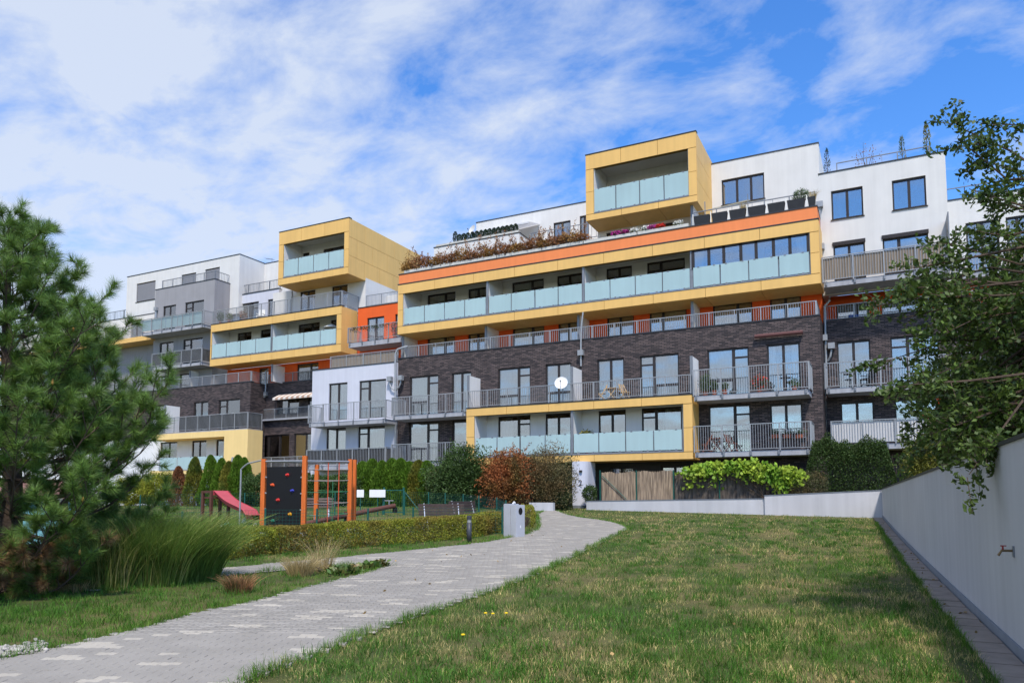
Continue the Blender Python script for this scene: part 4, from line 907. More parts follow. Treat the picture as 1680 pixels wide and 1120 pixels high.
for i, (p, yt, rx, m, lab) in enumerate(((215,782,2.2,YSH,'rounded yellow-green shrub in the shade of the pine'),(258,776,2.0,YSH,'yellow-green shrub beside the dead brown conifer'),(420,776,1.6,DKG,'dark green shrub behind the steel pole of the climbing frame'),(515,778,1.9,DKG,'dark green shrub seen through the rope net'),(555,777,1.8,DKG,'leafy green shrub behind the tall orange post'))):
    b = gb(p, 34.4); shrub('shrub', b, rx, .9, PZ(p, yt, 34.4)-b[2], 11000, .12, .06, m, lab, seed=50+i)
b = gb(757, 34.2); shrub('shrub', b, 2.2, 1.3, (PZ(757,735,34.2)-b[2])*1.08, 20000, .13, .06, DKG, 'large dark green shrub beside the rust coloured shrub', seed=60, blobs=9, wisps=40)
b = gb(722, 34.6); shrub('shrub', b, .9, .7, PZ(722,770,34.6)-b[2], 5000, .12, .06, GREYG, 'small drab green shrub at the end of the thuja hedge', seed=66, blobs=2)
b = gb(825, 33.8); shrub('shrub', b, 1.75, 1.2, (PZ(825,738,33.8)-b[2])*1.12, 14000, .12, .06, RUST, 'rust coloured autumn shrub in front of the frosted glass loggia', seed=61, blobs=9, wisps=70)
b = gb(890, 34.4); shrub('shrub', b, 1.75, 1.1, (PZ(890,738,34.4)-b[2])*1.1, 16000, .10, .04, GREYG, 'grey-green feathery shrub by the entrance pillar', seed=62, blobs=8, up=.5, wisps=60)
def box_hedge(name, line, width, h, n, m, L, Wd, label, seed, top_noise=.07, cat='hedge', side_in=.25, hv=None):
    """clipped hedge along a polyline of ground points"""
    rng = np.random.default_rng(500+seed); pts = np.array([p[:2] for p in line]); seg = np.linalg.norm(np.diff(pts, axis=0), axis=1); cum = np.concatenate([[0], np.cumsum(seg)])
    s = rng.random(n)*cum[-1]; k = np.clip(np.searchsorted(cum, s)-1, 0, len(seg)-1); f = (s-cum[k])/seg[k]; d = np.diff(pts, axis=0)[k]/seg[k][:, None]; c = pts[k]+d*(f*seg[k])[:, None]
    nr = np.stack([-d[:, 1], d[:, 0]], 1); face = rng.random(n); w = np.where(face < .42, -1+side_in*rng.random(n), np.where(face < .55, 1-side_in*rng.random(n), rng.uniform(-1, 1, n)))
    v = np.where(face < .55, rng.random(n), 1-side_in*.6*rng.random(n)); P = np.zeros((n, 3)); tmp = np.stack([c[:, 0], c[:, 1], v*2], 1)
    ww = width/2*(1+.16*noise3(tmp, 2.6, seed))*(.86+.14*np.sqrt(np.maximum(0, 1-(v-.45)**2)))
    hh = h*(1+top_noise*noise3(np.stack([c[:, 0], c[:, 1], w], 1), 2.2, seed+3)) if hv is None else h
    e = np.minimum(s, cum[-1]-s); v = v*np.minimum(1, .55+e*1.3)
    rnd = np.where(np.abs(w) > .75, 1-.25*((np.abs(w)-.75)/.25)**2, 1)
    P[:, :2] = c+nr*(w*ww)[:, None]; P[:, 2] = gza(P[:, 0], P[:, 1])+v*hh*rnd+.02
    r = empty(name, (pts[0][0], pts[0][1], gz(*pts[0])), label, cat); ax = np.stack([nr[:, 0]*w, nr[:, 1]*w, v], 1)
    V, F = leaf_quads(P, L, Wd, rng, ax, 1.); npmesh('foliage', V, F, m, r)
    mb = MB()
    for t in np.arange(.2, cum[-1], .35):
        k = min(np.searchsorted(cum, t)-1, len(seg)-1); q = pts[k]+(pts[k+1]-pts[k])*(t-cum[k])/seg[k]; z = gz(*q)
        for a in range(3): mb.tube([(q[0], q[1], z-.03), (q[0]+rng.normal()*.1, q[1]+rng.normal()*.1, z+h*.45), (q[0]+rng.normal()*.2, q[1]+rng.normal()*.2, z+h*.85)], [.012, .009, .004], 4, False)
    mb.build('stem', BARK, r); return r
hl = [gnd(*p) for p in ((346,918),(430,908),(520,901),(620,893),(700,886),(760,880),(822,869))]
box_hedge('box_hedge', hl, .95, .62, 46000, BOXM, .05, .026, 'low clipped olive hedge running along the paved path by the playground', 1)
hb_ = [gnd(861,866), gnd(866,858)]; box_hedge('box_hedge', hb_, .55, .72, 5000, BOXM, .05, .026, 'short yellow-green hedge end beside the concrete bin', 2)
iv = [np.array([PX(878,34.6,1.4), 34.7]), np.array([PX(936,34.9,1.4), 34.9])]; box_hedge('ivy_hedge', iv, .9, PZ(905,792,34.6)-gz(*iv[0]), 14000, IVY, .08, .06, 'dense dark ivy covered hedge beside the entrance pillar', 3)
dh = [np.array([PX(1322,36.8,2.6), 36.7]), np.array([PX(1470,36.8,2.6), 36.9])]; box_hedge('clipped_hedge', dh, 1.3, PZ(1390,726,36.7)-gz(*dh[0]), 30000, HEDGED, .09, .045, 'tall dark green hedge behind the low planter wall', 4, top_noise=.13)
for i, (p, yt, lab) in enumerate(((1305,788,'small dark grey-brown shrub hanging over the planter edge'),(1336,770,'drab shrub between the vine and the tall hedge'))):
    x = PX(p, 35.75, 2); shrub('shrub', (x, 35.95, 1.6), .6, .5, PZ(p, yt, 35.8)-1.6, 3500, .07, .025, GREYG, lab, seed=70+i)
b = (PX(969,36.4,2), 36.3, 1.5); shrub('shrub', b, .42, .4, PZ(969,794,36.3)-1.5, 2600, .07, .04, DKG, 'small round green shrub between the entrance pillar and reed fence', seed=75)
# grape vine
def vine():
    rng = np.random.default_rng(9); r = empty('grape_vine', (PX(1255,35.75,2), 35.75, 1.55), 'sprawling bright green grape vine hanging over the bamboo fence', 'vine'); P = []
    for k in range(52):
        t = rng.random()**.85; px = 1120+194*t; top = 772-16*math.sin(min(1, max(0, (px-1115)/190))*3.0)+rng.normal()*3; ln = rng.uniform(8, 34)*(.5+.9*t)+(26 if rng.random() < .2 else 0)
        n = 38; u = rng.random(n); x = px+rng.normal(size=n)*7+(u-.3)*rng.normal()*12; y = top+u*ln
        for a, b in zip(x, y): Y = 35.72+rng.normal()*.14; q = atY(a, b, Y); P.append(q)
    P = np.array(P); V, F = leaf_quads(P, .19, .17, rng, np.tile([0, -.3, -.6], (len(P), 1)), .9); npmesh('foliage', V, F, VINE, r)
    mb = MB()
    for k in range(7): q = P[rng.integers(0, len(P))]; mb.tube([(PX(1255,35.9,2)+rng.normal()*.2, 35.9, 1.5), ((q[0]+PX(1255,35.9,2))/2, 35.85, 2.6), q], [.03, .02, .008], 5)
    mb.build('stem', BARK, r)
vine()

# ---------------------------------------------------------------- shrubs and tree behind the retaining wall
WLEAF = mat('tree_leaf', lin((80, 100, 42)), .5, .25, 1.2, island=.45, spec=.4, trans=.35); WLEAF2 = mat('bed_shrub_leaf', lin((80, 96, 40)), .6, .3, 1.6, island=.45, hue=lin((124, 122, 48)), trans=.3)
def bed(t, off): p = wline(t)+wn*off; return (p[0], p[1], wtop(t)-.27)
for i, (t, off, rx, h, m, lab) in enumerate(((.95,1.6,1.5,2.5,WLEAF2,'broad green shrub at the far corner above the retaining wall'),(.86,1.3,1.3,2.2,WLEAF2,'yellowish green shrub behind the wall, next to the orange flowers'),(.74,1.4,1.3,2.3,WLEAF2,'dark leafy shrub above the middle of the retaining wall'),(.62,1.5,1.2,2.0,WLEAF2,'dense shrub under the tree branches behind the wall'),(.80,3.2,1.8,3.4,HEDGED,'tall dark shrub behind the orange flowered shrub'),(.64,3.4,1.8,3.2,HEDGED,'tall dark shrub filling the space under the tree'))):
    shrub('bed_shrub', bed(t, off), rx, 1.2, h, 11000, .085, .045, m, lab, seed=80+i, blobs=3)
FLW = mat('orange_red_flower', lin((214, 74, 34)), .6, .15, 20, island=.3)
fr = empty('flower_spray', bed(.80, 1.0), 'spray of orange-red flowers poking out of the shrubs behind the wall', 'flowers'); rng = np.random.default_rng(2); bq = np.array(bed(.80, 1.0)); FP = []
for k, (px, py) in enumerate(((1524,706),(1532,712),(1526,704),(1516,678),(1521,684),(1538,660),(1527,697))):
    c_ = atD(px, py, 23+rng.normal()*.3); FP.append(c_); P = c_+rng.normal(size=(26, 3))*.05; V, F = leaf_quads(P, .1, .07, rng); npmesh('flower', V, F, FLW, fr)
stems(MB(), bq, FP, .012, rng).build('stem', BARK, fr)
def right_tree():
    rng = np.random.default_rng(21); base = np.array([3.1, 9.6, wtop(.33)-.3])
    r = empty('deciduous_tree', base, 'small-leaved green tree leaning its branches over the retaining wall', 'tree'); tr = MB(); lim = MB(); P = []; A = []
    fork = base+np.array([.05, .1, 1.0]); tr.tube([base-[0, 0, .1], base+[.03, 0, .5], fork], [.16, .13, .12], 9); top = fork+np.array([.1, .2, 3.2]); tr.tube([fork, fork+[.1, .0, 1.4], top], [.12, .085, .03], 8); tr.build('trunk', BARK, r)
    tgt = []                                              # limb ends, spread through the crown (photo column, row, depth)
    def reg(n, x0, x1, y0, y1, d0, d1):
        for _ in range(n): tgt.append((rng.uniform(x0, x1), rng.uniform(y0, y1), rng.uniform(d0, d1)))
    reg(8, 1640, 1800, 225, 380, 8.2, 10.5); reg(15, 1580, 1800, 380, 480, 8.2, 11); reg(60, 1520, 1850, 470, 640, 8.0, 11.5); reg(120, 1490, 1850, 590, 750, 8.0, 12); reg(30, 1650, 2050, 240, 700, 8., 12)
    tgt += [(1565,205,8.8),(1610,262,8.8),(1645,205,9.0),(1660,300,8.8),(1590,310,8.8),(1572,228,8.8),(1625,330,8.8),(1470,475,8.6),(1448,500,8.6),(1480,560,8.5),(1462,590,8.6),(1478,640,8.6),(1490,520,8.6),(1500,440,8.6),(1520,470,8.6),(1600,765,7.9),(1625,760,7.9),(1590,778,7.8),(1640,745,7.9),(1545,395,9),(1490,700,9.5),(1510,740,9.5)]
    for (px, py, d) in tgt:
        q = atD(px, py, d); s0 = base+(top-base)*np.clip(.18+.75*(q[2]-base[2])/5.2*rng.uniform(.6, .95), .16, .95)
        if rng.random() < .5: s0 = fork+(top-fork)*rng.uniform(0, .5)
        m1 = s0*.6+q*.4+rng.normal(size=3)*.16+[0, 0, .12]; m2 = s0*.25+q*.75+rng.normal(size=3)*.12+[0, 0, .08]; lim.tube([s0, m1, m2, q], [.034, .022, .013, .005], 5, False)
        dirn = unit(q-m2)
        for k in range(11):                               # leafy twigs along the outer limb
            u = rng.uniform(.15, 1.12); st = m2+(q-m2)*u if rng.random() < .75 else m1+(m2-m1)*rng.random(); tw = unit(dirn*.7+rng.normal(size=3)*.75+[0, 0, .1]); ln = rng.uniform(.16, .42); e = st+tw*ln
            lim.tube([st, e], [.006, .002], 3, False); n = int(32*ln/.3); t = rng.random(n)**.8; L0 = st+(e-st)*t[:, None]+rng.normal(size=(n, 3))*.035; P.append(L0); A.append(np.tile(tw, (n, 1))+rng.normal(size=(n, 3))*.6)
    P = np.concatenate(P); A = np.concatenate(A); k = (P@np.array([wn[0], wn[1], 0]) > 0) | True
    V, F = leaf_quads(P, .07, .038, rng, A, .7); lim.build('limb', BARK, r); npmesh('crown', V, F, WLEAF, r)
right_tree()

# ---------------------------------------------------------------- pine on the left
def pine():
    rng = np.random.default_rng(33); g = gd(8, 11.6); base = np.array(g); H_ = 5.75
    r = empty('pine_tree', base, 'big bushy pine with long needles beside the paved path', 'pine'); tr = MB(); lb_ = MB()
    cx_ = lambda z: base+np.array([.12*math.sin(z*.9), .08*math.cos(z*.7), z]); zs = np.linspace(-.1, H_*.97, 14); tr.tube([cx_(z) for z in zs], [.17*(1-z/H_*.93)+.012 for z in zs], 10); tr.build('trunk', BARKP, r)
    S0, S1, NG, BR = [], [], [], []                       # shoots: start, end
    tocam = unit(np.array([-base[0], -base[1], 0.]))
    def prof(z): u = z/H_; return np.interp(u, [0, .1, .2, .35, .5, .6, .75, .86, 1], [1.9, 2.05, 2.05, 2.25, 1.75, 1.45, 1.05, .75, .12])
    z = .2
    while z < H_*.985:
        nb = 7 if z < H_*.8 else 5; ph = rng.random()*6.3
        for b in range(nb):
            az = ph+6.283*b/nb+rng.normal()*.22; Lb = prof(z)*rng.uniform(.72, 1.16); out = np.array([math.cos(az), math.sin(az), 0]); rise = .16+.75*(z/H_)**1.6+rng.normal()*.08
            if z < 1.0: rise = -.10+rng.normal()*.06
            p0 = cx_(z); side = np.array([-out[1], out[0], 0]); bend = rng.normal()*.16; N_ = 7; pts = []
            for i in range(N_):
                t = i/(N_-1); pts.append(p0+out*Lb*t+side*bend*Lb*t*t+np.array([0, 0, Lb*(rise*t*.65+.32*t*t*t-.10*math.sin(t*3.1))]))
            lb_.tube(pts, [max(.005, .045*(1-.86*i/(N_-1))*(.35+.65*Lb/2.8)) for i in range(N_)], 5, False)
            pts = np.array(pts); nsub = max(4, int(Lb/.15))
            for k in range(nsub):
                t = .30+.70*(k+.5)/nsub; i = min(int(t*(N_-1)), N_-2); f = t*(N_-1)-i; st = pts[i]+(pts[i+1]-pts[i])*f; d = unit(pts[i+1]-pts[i]); sg = 1 if k % 2 else -1
                d2 = unit(d*.75+side*sg*rng.uniform(.4, 1.0)+np.array([0, 0, rng.uniform(.0, .55)])); ln = rng.uniform(.26, .6)*(1.25-.5*t)*(.6+.4*min(1, Lb/1.6)); e = st+d2*ln+np.array([0, 0, ln*.22]); lb_.tube([st, e], [.009, .004], 4, False); S0.append(st+(e-st)*.38); S1.append(e)
                for q in range(2 if ln > .26 else 1):     # side shoots
                    s2 = st+(e-st)*rng.uniform(.35, .8); d3 = unit(d2+rng.normal(size=3)*.55+[0, 0, .25]); l3 = rng.uniform(.12, .24); S0.append(s2); S1.append(s2+d3*l3); lb_.tube([s2, s2+d3*l3], [.006, .003], 3, False)
            S0.append(pts[-2]); S1.append(pts[-1]+unit(pts[-1]-pts[-2])*.12)
        z += rng.uniform(.24, .33) if z > 1 else .25
    S0.append(cx_(H_*.9)); S1.append(cx_(H_)); S0 = np.array(S0); S1 = np.array(S1)
    # shoots facing away on the far side need fewer needles
    lb_.build('limb', BARKP, r)
    mid = (S0+S1)/2; near = (mid[:, :2]-base[:2])@tocam[:2]; cnt = np.where(near > -.5, 125, 45)
    # low inner shoots carry old brown needles
    idx = np.repeat(np.arange(len(S0)), cnt); n = len(idx); t = .35+.65*rng.random(n)**.7; d = unit(S1-S0)[idx]; p = S0[idx]+(S1-S0)[idx]*t[:, None]
    rad = unit(np.cross(d, rng.normal(size=(n, 3)))); dr = unit(d*rng.uniform(.15, 1.2, (n, 1))+rad*rng.uniform(.6, 1.0, (n, 1))+[0, 0, .05]); L = rng.uniform(.13, .21, n)[:, None]; w = unit(np.cross(dr, rng.normal(size=(n, 3))))*.0032
    V = np.stack([p-w, p+w, p+dr*L+[0, 0, -.004]], 1).reshape(-1, 3)
    lowb = ((mid[:, 2]-base[2] < .85) & (rng.random(len(mid)) < .42))[idx]
    F = np.arange(3*n).reshape(-1, 3)
    PN = mat('pine_needle', lin((104, 132, 60)), .45, .35, 3.5, island=.55, spec=.4, trans=.3); PB = mat('pine_needle_old', lin((138, 104, 70)), .8, .25, 3, island=.3)
    for nm, sel, m in (('crown', ~lowb, PN), ('dead_needles', lowb, PB)):
        v = V.reshape(-1, 3, 3)[sel].reshape(-1, 3); npmesh(nm, v, np.arange(len(v)).reshape(-1, 3), m, r, 3)
    cb = MB(); TAN = mat('pine_cone_tan', lin((176, 132, 64)), .8, .2, 30)
    for k in rng.choice(len(S1), 70, replace=False):
        if near[k] > .2:
            e = S1[k]; MB().lathe((e[0], e[1], e[2]-.03), [(.002, 0), (.018, .02), (.02, .04), (.010, .075), (.002, .09)], 7).build('cone', TAN, r)
    print('pine shoots', len(S0), 'needles', n)
pine()

# ================================================================== GRASS
def grass_mat(name, green, dry, lo, hi, sc, rnd=.35, dryfrac=.18):
    m = bpy.data.materials.new(name); m.use_nodes = True; nt = m.node_tree; N = nt.nodes.new; L = nt.links.new; b = nt.nodes['Principled BSDF']; b.inputs['Roughness'].default_value = .6; b.inputs['Specular IOR Level'].default_value = .25
    g = N('ShaderNodeNewGeometry'); n = N('ShaderNodeTexNoise'); n.inputs['Scale'].default_value = sc; n.inputs['Detail'].default_value = 5; n.inputs['Roughness'].default_value = .6; L(g.outputs['Position'], n.inputs[0])
    ad = N('ShaderNodeMath'); ad.operation = 'MULTIPLY_ADD'; L(g.outputs['Random Per Island'], ad.inputs[0]); ad.inputs[1].default_value = rnd; L(n.outputs[0], ad.inputs[2])
    mr = N('ShaderNodeMapRange'); L(ad.outputs[0], mr.inputs[0]); mr.inputs[1].default_value = lo; mr.inputs[2].default_value = hi
    mx = N('ShaderNodeMix'); mx.data_type = 'RGBA'; L(mr.outputs[0], mx.inputs[0]); mx.inputs[6].default_value = (*green, 1); mx.inputs[7].default_value = (*dry, 1)
    n2 = N('ShaderNodeTexNoise'); n2.inputs['Scale'].default_value = 2.6; n2.inputs['Detail'].default_value = 3; L(g.outputs['Position'], n2.inputs[0])
    m2 = N('ShaderNodeMapRange'); L(n2.outputs[0], m2.inputs[0]); m2.inputs[1].default_value = .3; m2.inputs[2].default_value = .7; m2.inputs[3].default_value = .72; m2.inputs[4].default_value = 1.3
    v = N('ShaderNodeVectorMath'); v.operation = 'SCALE'; L(mx.outputs[2], v.inputs[0]); L(m2.outputs[0], v.inputs['Scale'])
    mr3 = N('ShaderNodeMapRange'); L(g.outputs['Random Per Island'], mr3.inputs[0]); mr3.inputs[3].default_value = .65; mr3.inputs[4].default_value = 1.35
    v2 = N('ShaderNodeVectorMath'); v2.operation = 'SCALE'; L(v.outputs[0], v2.inputs[0]); L(mr3.outputs[0], v2.inputs['Scale']); L(v2.outputs[0], b.inputs['Base Color'])
    tr = N('ShaderNodeBsdfTranslucent'); L(v2.outputs[0], tr.inputs[0]); ms = N('ShaderNodeMixShader'); ms.inputs[0].default_value = .3; L(b.outputs[0], ms.inputs[1]); L(tr.outputs[0], ms.inputs[2]); L(ms.outputs[0], nt.nodes['Material Output'].inputs[0])
    return m
LAWN = grass_mat('lawn_blade', lin((74, 116, 32)), lin((202, 182, 124)), .68, .85, 1.0)
VERGE = grass_mat('verge_blade', lin((88, 126, 40)), lin((160, 146, 92)), .80, 1.07, 1.3)
def blades(P, h, w, rng, lean=.55, seg=2):
    """bent grass blades: quad + tip triangle (as two quads so the mesh stays uniform)"""
    n = len(P); a = rng.random(n)*6.283; side = np.stack([np.cos(a), np.sin(a), np.zeros(n)], 1); b = rng.random(n)*6.283; ld = np.stack([np.cos(b), np.sin(b), np.zeros(n)], 1); h = np.broadcast_to(h, (n,))[:, None]; w = np.broadcast_to(w, (n,))[:, None]; l = (rng.random((n, 1))*lean)
    up = np.array([0, 0, 1.]); m = P+up*h*.55+ld*h*l*.35; t = P+up*h*(1-l*.35)+ld*h*l*1.05
    V = np.stack([P-side*w/2, P+side*w/2, m+side*w*.36, m-side*w*.36, t], 1).reshape(-1, 3); o = np.arange(n)[:, None]*5
    F = np.concatenate([o+[0, 1, 2], o+[0, 2, 3], o+[3, 2, 4]]); return V, F
def lawn():
    rng = np.random.default_rng(8); C, Sn = math.cos(YAW), math.sin(YAW)
    def field(n, d0, d1, pw, xr):
        u = rng.random(n); d = (d0**pw+(d1**pw-d0**pw)*u)**(1/pw); k = rng.uniform(*xr, n); X = -Sn*d+C*d*k; Y = C*d+Sn*d*k; return X, Y, d
    # right lawn and left verges; density thins with distance
    X, Y, d = field(430000, 5.4, 42, .25, (-.76, .76))
    PI_ = [tuple(p) for p in PATH]; inp = inpoly(X, Y, PATH)
    t = (Y-WA[1])/(WB[1]-WA[1]); wx = WA[0]+(WB[0]-WA[0])*t; ok = ~inp & (X < wx-.34+rng.normal(size=len(X))*.03) & (Y < np.where(X > PX(962, 35.6, 1.3), 35.5, 36.0)) & (Y < 38.2)
    X, Y, d = X[ok], Y[ok], d[ok]
    # clumpy heights, bare thin spots in the dry patches
    P2 = np.stack([X, Y, np.zeros_like(X)], 1); cl = 1.2*noise3(P2, 1.9, 3); cl2 = noise3(P2, 6., 9); keep = rng.random(len(X)) < np.clip(.78+.5*cl2, .25, 1); X, Y, d, cl, cl2 = X[keep], Y[keep], d[keep], cl[keep], cl2[keep]
    P = np.stack([X, Y, gza(X, Y)-.005], 1); h = np.clip(.058*(1+.55*cl+.45*cl2)*rng.uniform(.55, 1.5, len(X)), .018, .2); w = np.maximum(.0045, .00042*d)*rng.uniform(.7, 1.3, len(X))
    right = inpoly(X, Y, [tuple(p) for p in edge_r+edge_t]+[(-14, 36), (3, 36), (3, 0), (-3, 0)])
    for nm, sel, m in (('lawn_grass', right, LAWN), ('verge_grass', ~right, VERGE)):
        V, F = blades(P[sel], h[sel]*(1 if nm == 'lawn_grass' else .95), w[sel], rng, 1.3); o = npmesh(nm, V, F, m, None, 3)
        tag(o, 'mown lawn grass with straw coloured dry patches' if nm[0] == 'l' else 'green verge grass beside the paved path and playground', 'grass', kind='stuff')
    # taller fringe leaning over the path edges and along the slab strip
    E = []
    for line in (edge_r, edge_l1, edge_l2, edge_l3, edge_t):
        for a, b in zip(line, line[1:]):
            L = np.linalg.norm(np.array(b)-a); dd = max(5., np.linalg.norm(a)); n = int(L*min(420, 4200/dd)); u = rng.random((n, 1)); q = np.array(a)*(1-u)+np.array(b)*u; nv = np.array([-(b-a)[1], (b-a)[0]])/max(L, 1e-6); E.append(q+rng.normal(size=(n, 2))*.05-nv*(.035 if line is edge_r else -.0))
    n = 9000; t = rng.random(n)*.9; q = WA[None]+(WB-WA)[None]*t[:, None]-wn[None]*(.35+np.abs(rng.normal(size=(n, 1)))*.05); E.append(q)
    E = np.concatenate(E); c3 = noise3(np.stack([E[:, 0], E[:, 1], E[:, 0]*0], 1), 5., 5); k = rng.random(len(E)) < np.clip(.6+.6*c3, .1, 1); E = E[k]; c3 = c3[k]
    P = np.stack([E[:, 0], E[:, 1], gza(E[:, 0], E[:, 1])], 1); dd = np.linalg.norm(E, axis=1)
    V, F = blades(P, np.clip(.10*(1+.6*c3)*rng.uniform(.6, 1.5, len(P)), .02, .24), np.maximum(.005, .0004*dd), rng, 1.5); tag(npmesh('edge_grass', V, F, VERGE, None, 3), 'ragged grass fringe spilling over the paving edges', 'grass', kind='stuff')
    # broad-leaved tufts in the lawn
    X, Y, d = field(2600, 5.4, 30, .3, (-.76, .7)); t = (Y-WA[1])/(WB[1]-WA[1]); wx = WA[0]+(WB[0]-WA[0])*t; ok = ~inpoly(X, Y, PATH) & (X < wx-.65) & (Y < 35); X, Y = X[ok], Y[ok]; Q = np.repeat(np.stack([X, Y], 1), 26, 0)+rng.normal(size=(len(X)*26, 2))*.07
    P = np.stack([Q[:, 0], Q[:, 1], gza(Q[:, 0], Q[:, 1])], 1); dq = np.linalg.norm(Q, axis=1); V, F = blades(P, rng.uniform(.06, .16, len(P)), np.maximum(.007, .0005*dq), rng, 1.4); tag(npmesh('grass_tuft', V, F, grass_mat('tuft_blade', lin((70, 112, 36)), lin((108, 136, 50)), .8, 1.1, 1.), None, 3), 'darker green grass tufts scattered through the lawn', 'grass', kind='stuff')
lawn()
def fallen():
    rng = np.random.default_rng(15); Q = []
    for k in range(70): t = rng.uniform(.2, .9); Q.append(wline(t)-wn*rng.uniform(.05, .42))
    for k in range(90): d = rng.uniform(6, 24); kx = rng.uniform(-.3, .68); Q.append(np.array([-math.sin(YAW)*d+math.cos(YAW)*d*kx, math.cos(YAW)*d+math.sin(YAW)*d*kx]))
    Q = np.array(Q); P = np.stack([Q[:, 0], Q[:, 1], gza(Q[:, 0], Q[:, 1])+.045], 1); t = (Q[:, 1]-WA[1])/(WB[1]-WA[1]); P = P[Q[:, 0] < WA[0]+(WB[0]-WA[0])*t-.04]
    V, F = leaf_quads(P, .055, .035, rng, np.tile([1., .3, 0], (len(P), 1)), .9); tag(npmesh('fallen_leaves', V, F, mat('fallen_leaf', lin((150, 124, 80)), .8, .2, 9, island=.45)), 'small fallen brown leaves scattered on lawn, paving and slab strip', 'leaves', kind='stuff')
fallen()
def reed_clump(name, base, n, h, rad, m, label, seed, w=.009, lean=.5, droop=.6, cat='ornamental grass', lean_dir=(0, 0)):
    rng = np.random.default_rng(700+seed); r = empty(name, base, label, cat); base = np.array(base, float); a = rng.random(n)*6.283; rr = rad*np.sqrt(rng.random(n)); P = base+np.stack([np.cos(a)*rr, np.sin(a)*rr, np.zeros(n)], 1); P[:, 2] = gza(P[:, 0], P[:, 1])
    out = np.stack([np.cos(a)*rr/rad, np.sin(a)*rr/rad, np.zeros(n)], 1)*lean+rng.normal(size=(n, 3))*[.27, .27, 0]+[lean_dir[0], lean_dir[1], 0]; hh = h*rng.uniform(.55, 1.08, n)[:, None]; sd = unit(np.cross(out+[0, 0, 1], rng.normal(size=(n, 3)))); K = 5; rows = []
    for k in range(K+1):
        t = k/K; c = P+np.array([0, 0, 1])*hh*(t-droop*.35*t**3)+out*hh*(t*.35+droop*t**2.6*.65); ww = w*(1-t**1.6)*.5+.0006; rows.append(np.stack([c-sd*ww, c+sd*ww], 1))
    V = np.stack(rows, 1).reshape(-1, 3); o = np.arange(n)[:, None]*2*(K+1); F = np.concatenate([o+[2*k, 2*k+1, 2*k+3, 2*k+2] for k in range(K)]); npmesh('blades', V, F, m, r); return r
REEDG = grass_mat('tall_grass_blade', lin((112, 138, 60)), lin((188, 172, 112)), .86, 1.2, .8, .5); DRYG = grass_mat('straw_blade', lin((160, 140, 92)), lin((196, 176, 128)), .5, .9, 2., .5); TUFTB = grass_mat('tuft_brown_blade', lin((104, 112, 58)), lin((162, 118, 84)), .55, .9, 3., .6)
for i, (px, d, n, h, rad, lab) in enumerate(((195,12.2,3200,1.25,.5,'tall arching ornamental grass clump close under the pine branches'),(262,12.6,4400,1.45,.6,'dense tall ornamental grass clump with seed heads beside the side path'),(318,13.0,3200,1.35,.45,'tall ornamental grass clump leaning towards the clipped hedge'))):
    reed_clump('ornamental_grass', gd(px, d), n, h, rad, REEDG, lab, i, lean=.55, lean_dir=(.12, .05))
reed_clump('grass_clump', gnd(392, 972), 900, .34, .17, TUFTB, 'small browning grass tuft in the verge between the two paths', 5, w=.007, lean=.7)
reed_clump('grass_clump', gnd(492, 944), 900, .42, .22, DRYG, 'straw coloured dry grass clump beside the low leafy plants', 6, w=.005, lean=.8); reed_clump('grass_clump', gnd(528, 935), 260, .75, .2, DRYG, 'thin straw seed stalks rising behind the leafy ground plants', 7, w=.004, lean=.6)
reed_clump('grass_clump', gnd(120, 968), 600, .24, .4, DRYG, 'patch of withered straw grass under the lowest pine branches', 8, w=.005, lean=.9)
# broad leafy ground plants at the tip between the paths
BERG = mat('bergenia_leaf', lin((92, 124, 56)), .45, .25, 8, island=.4, spec=.5, trans=.2, hue=lin((124, 104, 60)))
rng = np.random.default_rng(12)
for i, (px, py) in enumerate(((540,940),(556,944),(572,941),(588,938),(602,935),(616,932),(628,930))):
    g = gnd(px, py); n = 34; r = empty('leafy_plant', g, ['broad leafy ground plant in the bed at the fork of the paths','broad leafy ground plant at the pointed tip between the paths'][i > 4], 'plant', ['leafy plants at the fork','leafy plants at the tip'][i > 4]); a = rng.random(n)*6.283; ro = rng.random(n)*.2
    P = np.array(g)+np.stack([np.cos(a)*ro, np.sin(a)*ro, .03+.11*rng.random(n)], 1); V, F = leaf_quads(P, .13, .085, rng, np.stack([np.cos(a), np.sin(a), np.full(n, .5)], 1), .5); npmesh('leaves', V, F, BERG, r)
# dandelions
DAND = mat('dandelion_yellow', lin((238, 200, 30)), .7)
for px, py in ((796,1020),(808,1021),(830,1020),(759,1058)):
    g = gnd(px, py); r = empty('dandelion', g, 'single yellow dandelion flower in the lawn near the path' if px == 759 else 'yellow dandelion flower in the small group in the lawn', 'flower', 'dandelions in the lawn' if px != 759 else None)
    MB().tube([g, (g[0]+.005, g[1], g[2]+.10)], .003, 5).build('stalk', WLEAF, r); MB().lathe((g[0]+.005, g[1], g[2]+.10), [(.004, 0), (.022, .008), (.02, .016), (.006, .02)], 9).build('flower_head', DAND, r)
# pebbles at the path edge
PEB = mat('pale_pebble', lin((164, 158, 148)), .85, .12, 20, island=.25)
def pebbles():
    rng = np.random.default_rng(4); V = []; F = []
    ico = bmesh.new(); bmesh.ops.create_icosphere(ico, subdivisions=1, radius=1); iv_ = np.array([v.co[:] for v in ico.verts]); if_ = np.array([[v.index for v in f.verts] for f in ico.faces]); ico.free()
    for k in range(260):
        u = rng.random(); px = -40+115*u; py = 1078-14*u+rng.normal()*4.5; g = gnd(px, py); s = rng.uniform(.012, .035)
        vv = iv_*s*np.array([1, rng.uniform(.7, 1.2), .6])*(1+.12*rng.normal(size=(len(iv_), 1))); F.append(if_+len(V)*len(iv_)); V.append(vv+g+[0, 0, s*.5+.02])
    tag(npmesh('pebbles', np.concatenate(V), np.concatenate(F), PEB, None, 3), 'scatter of pale pebbles where verge meets paving', 'pebbles', kind='stuff')
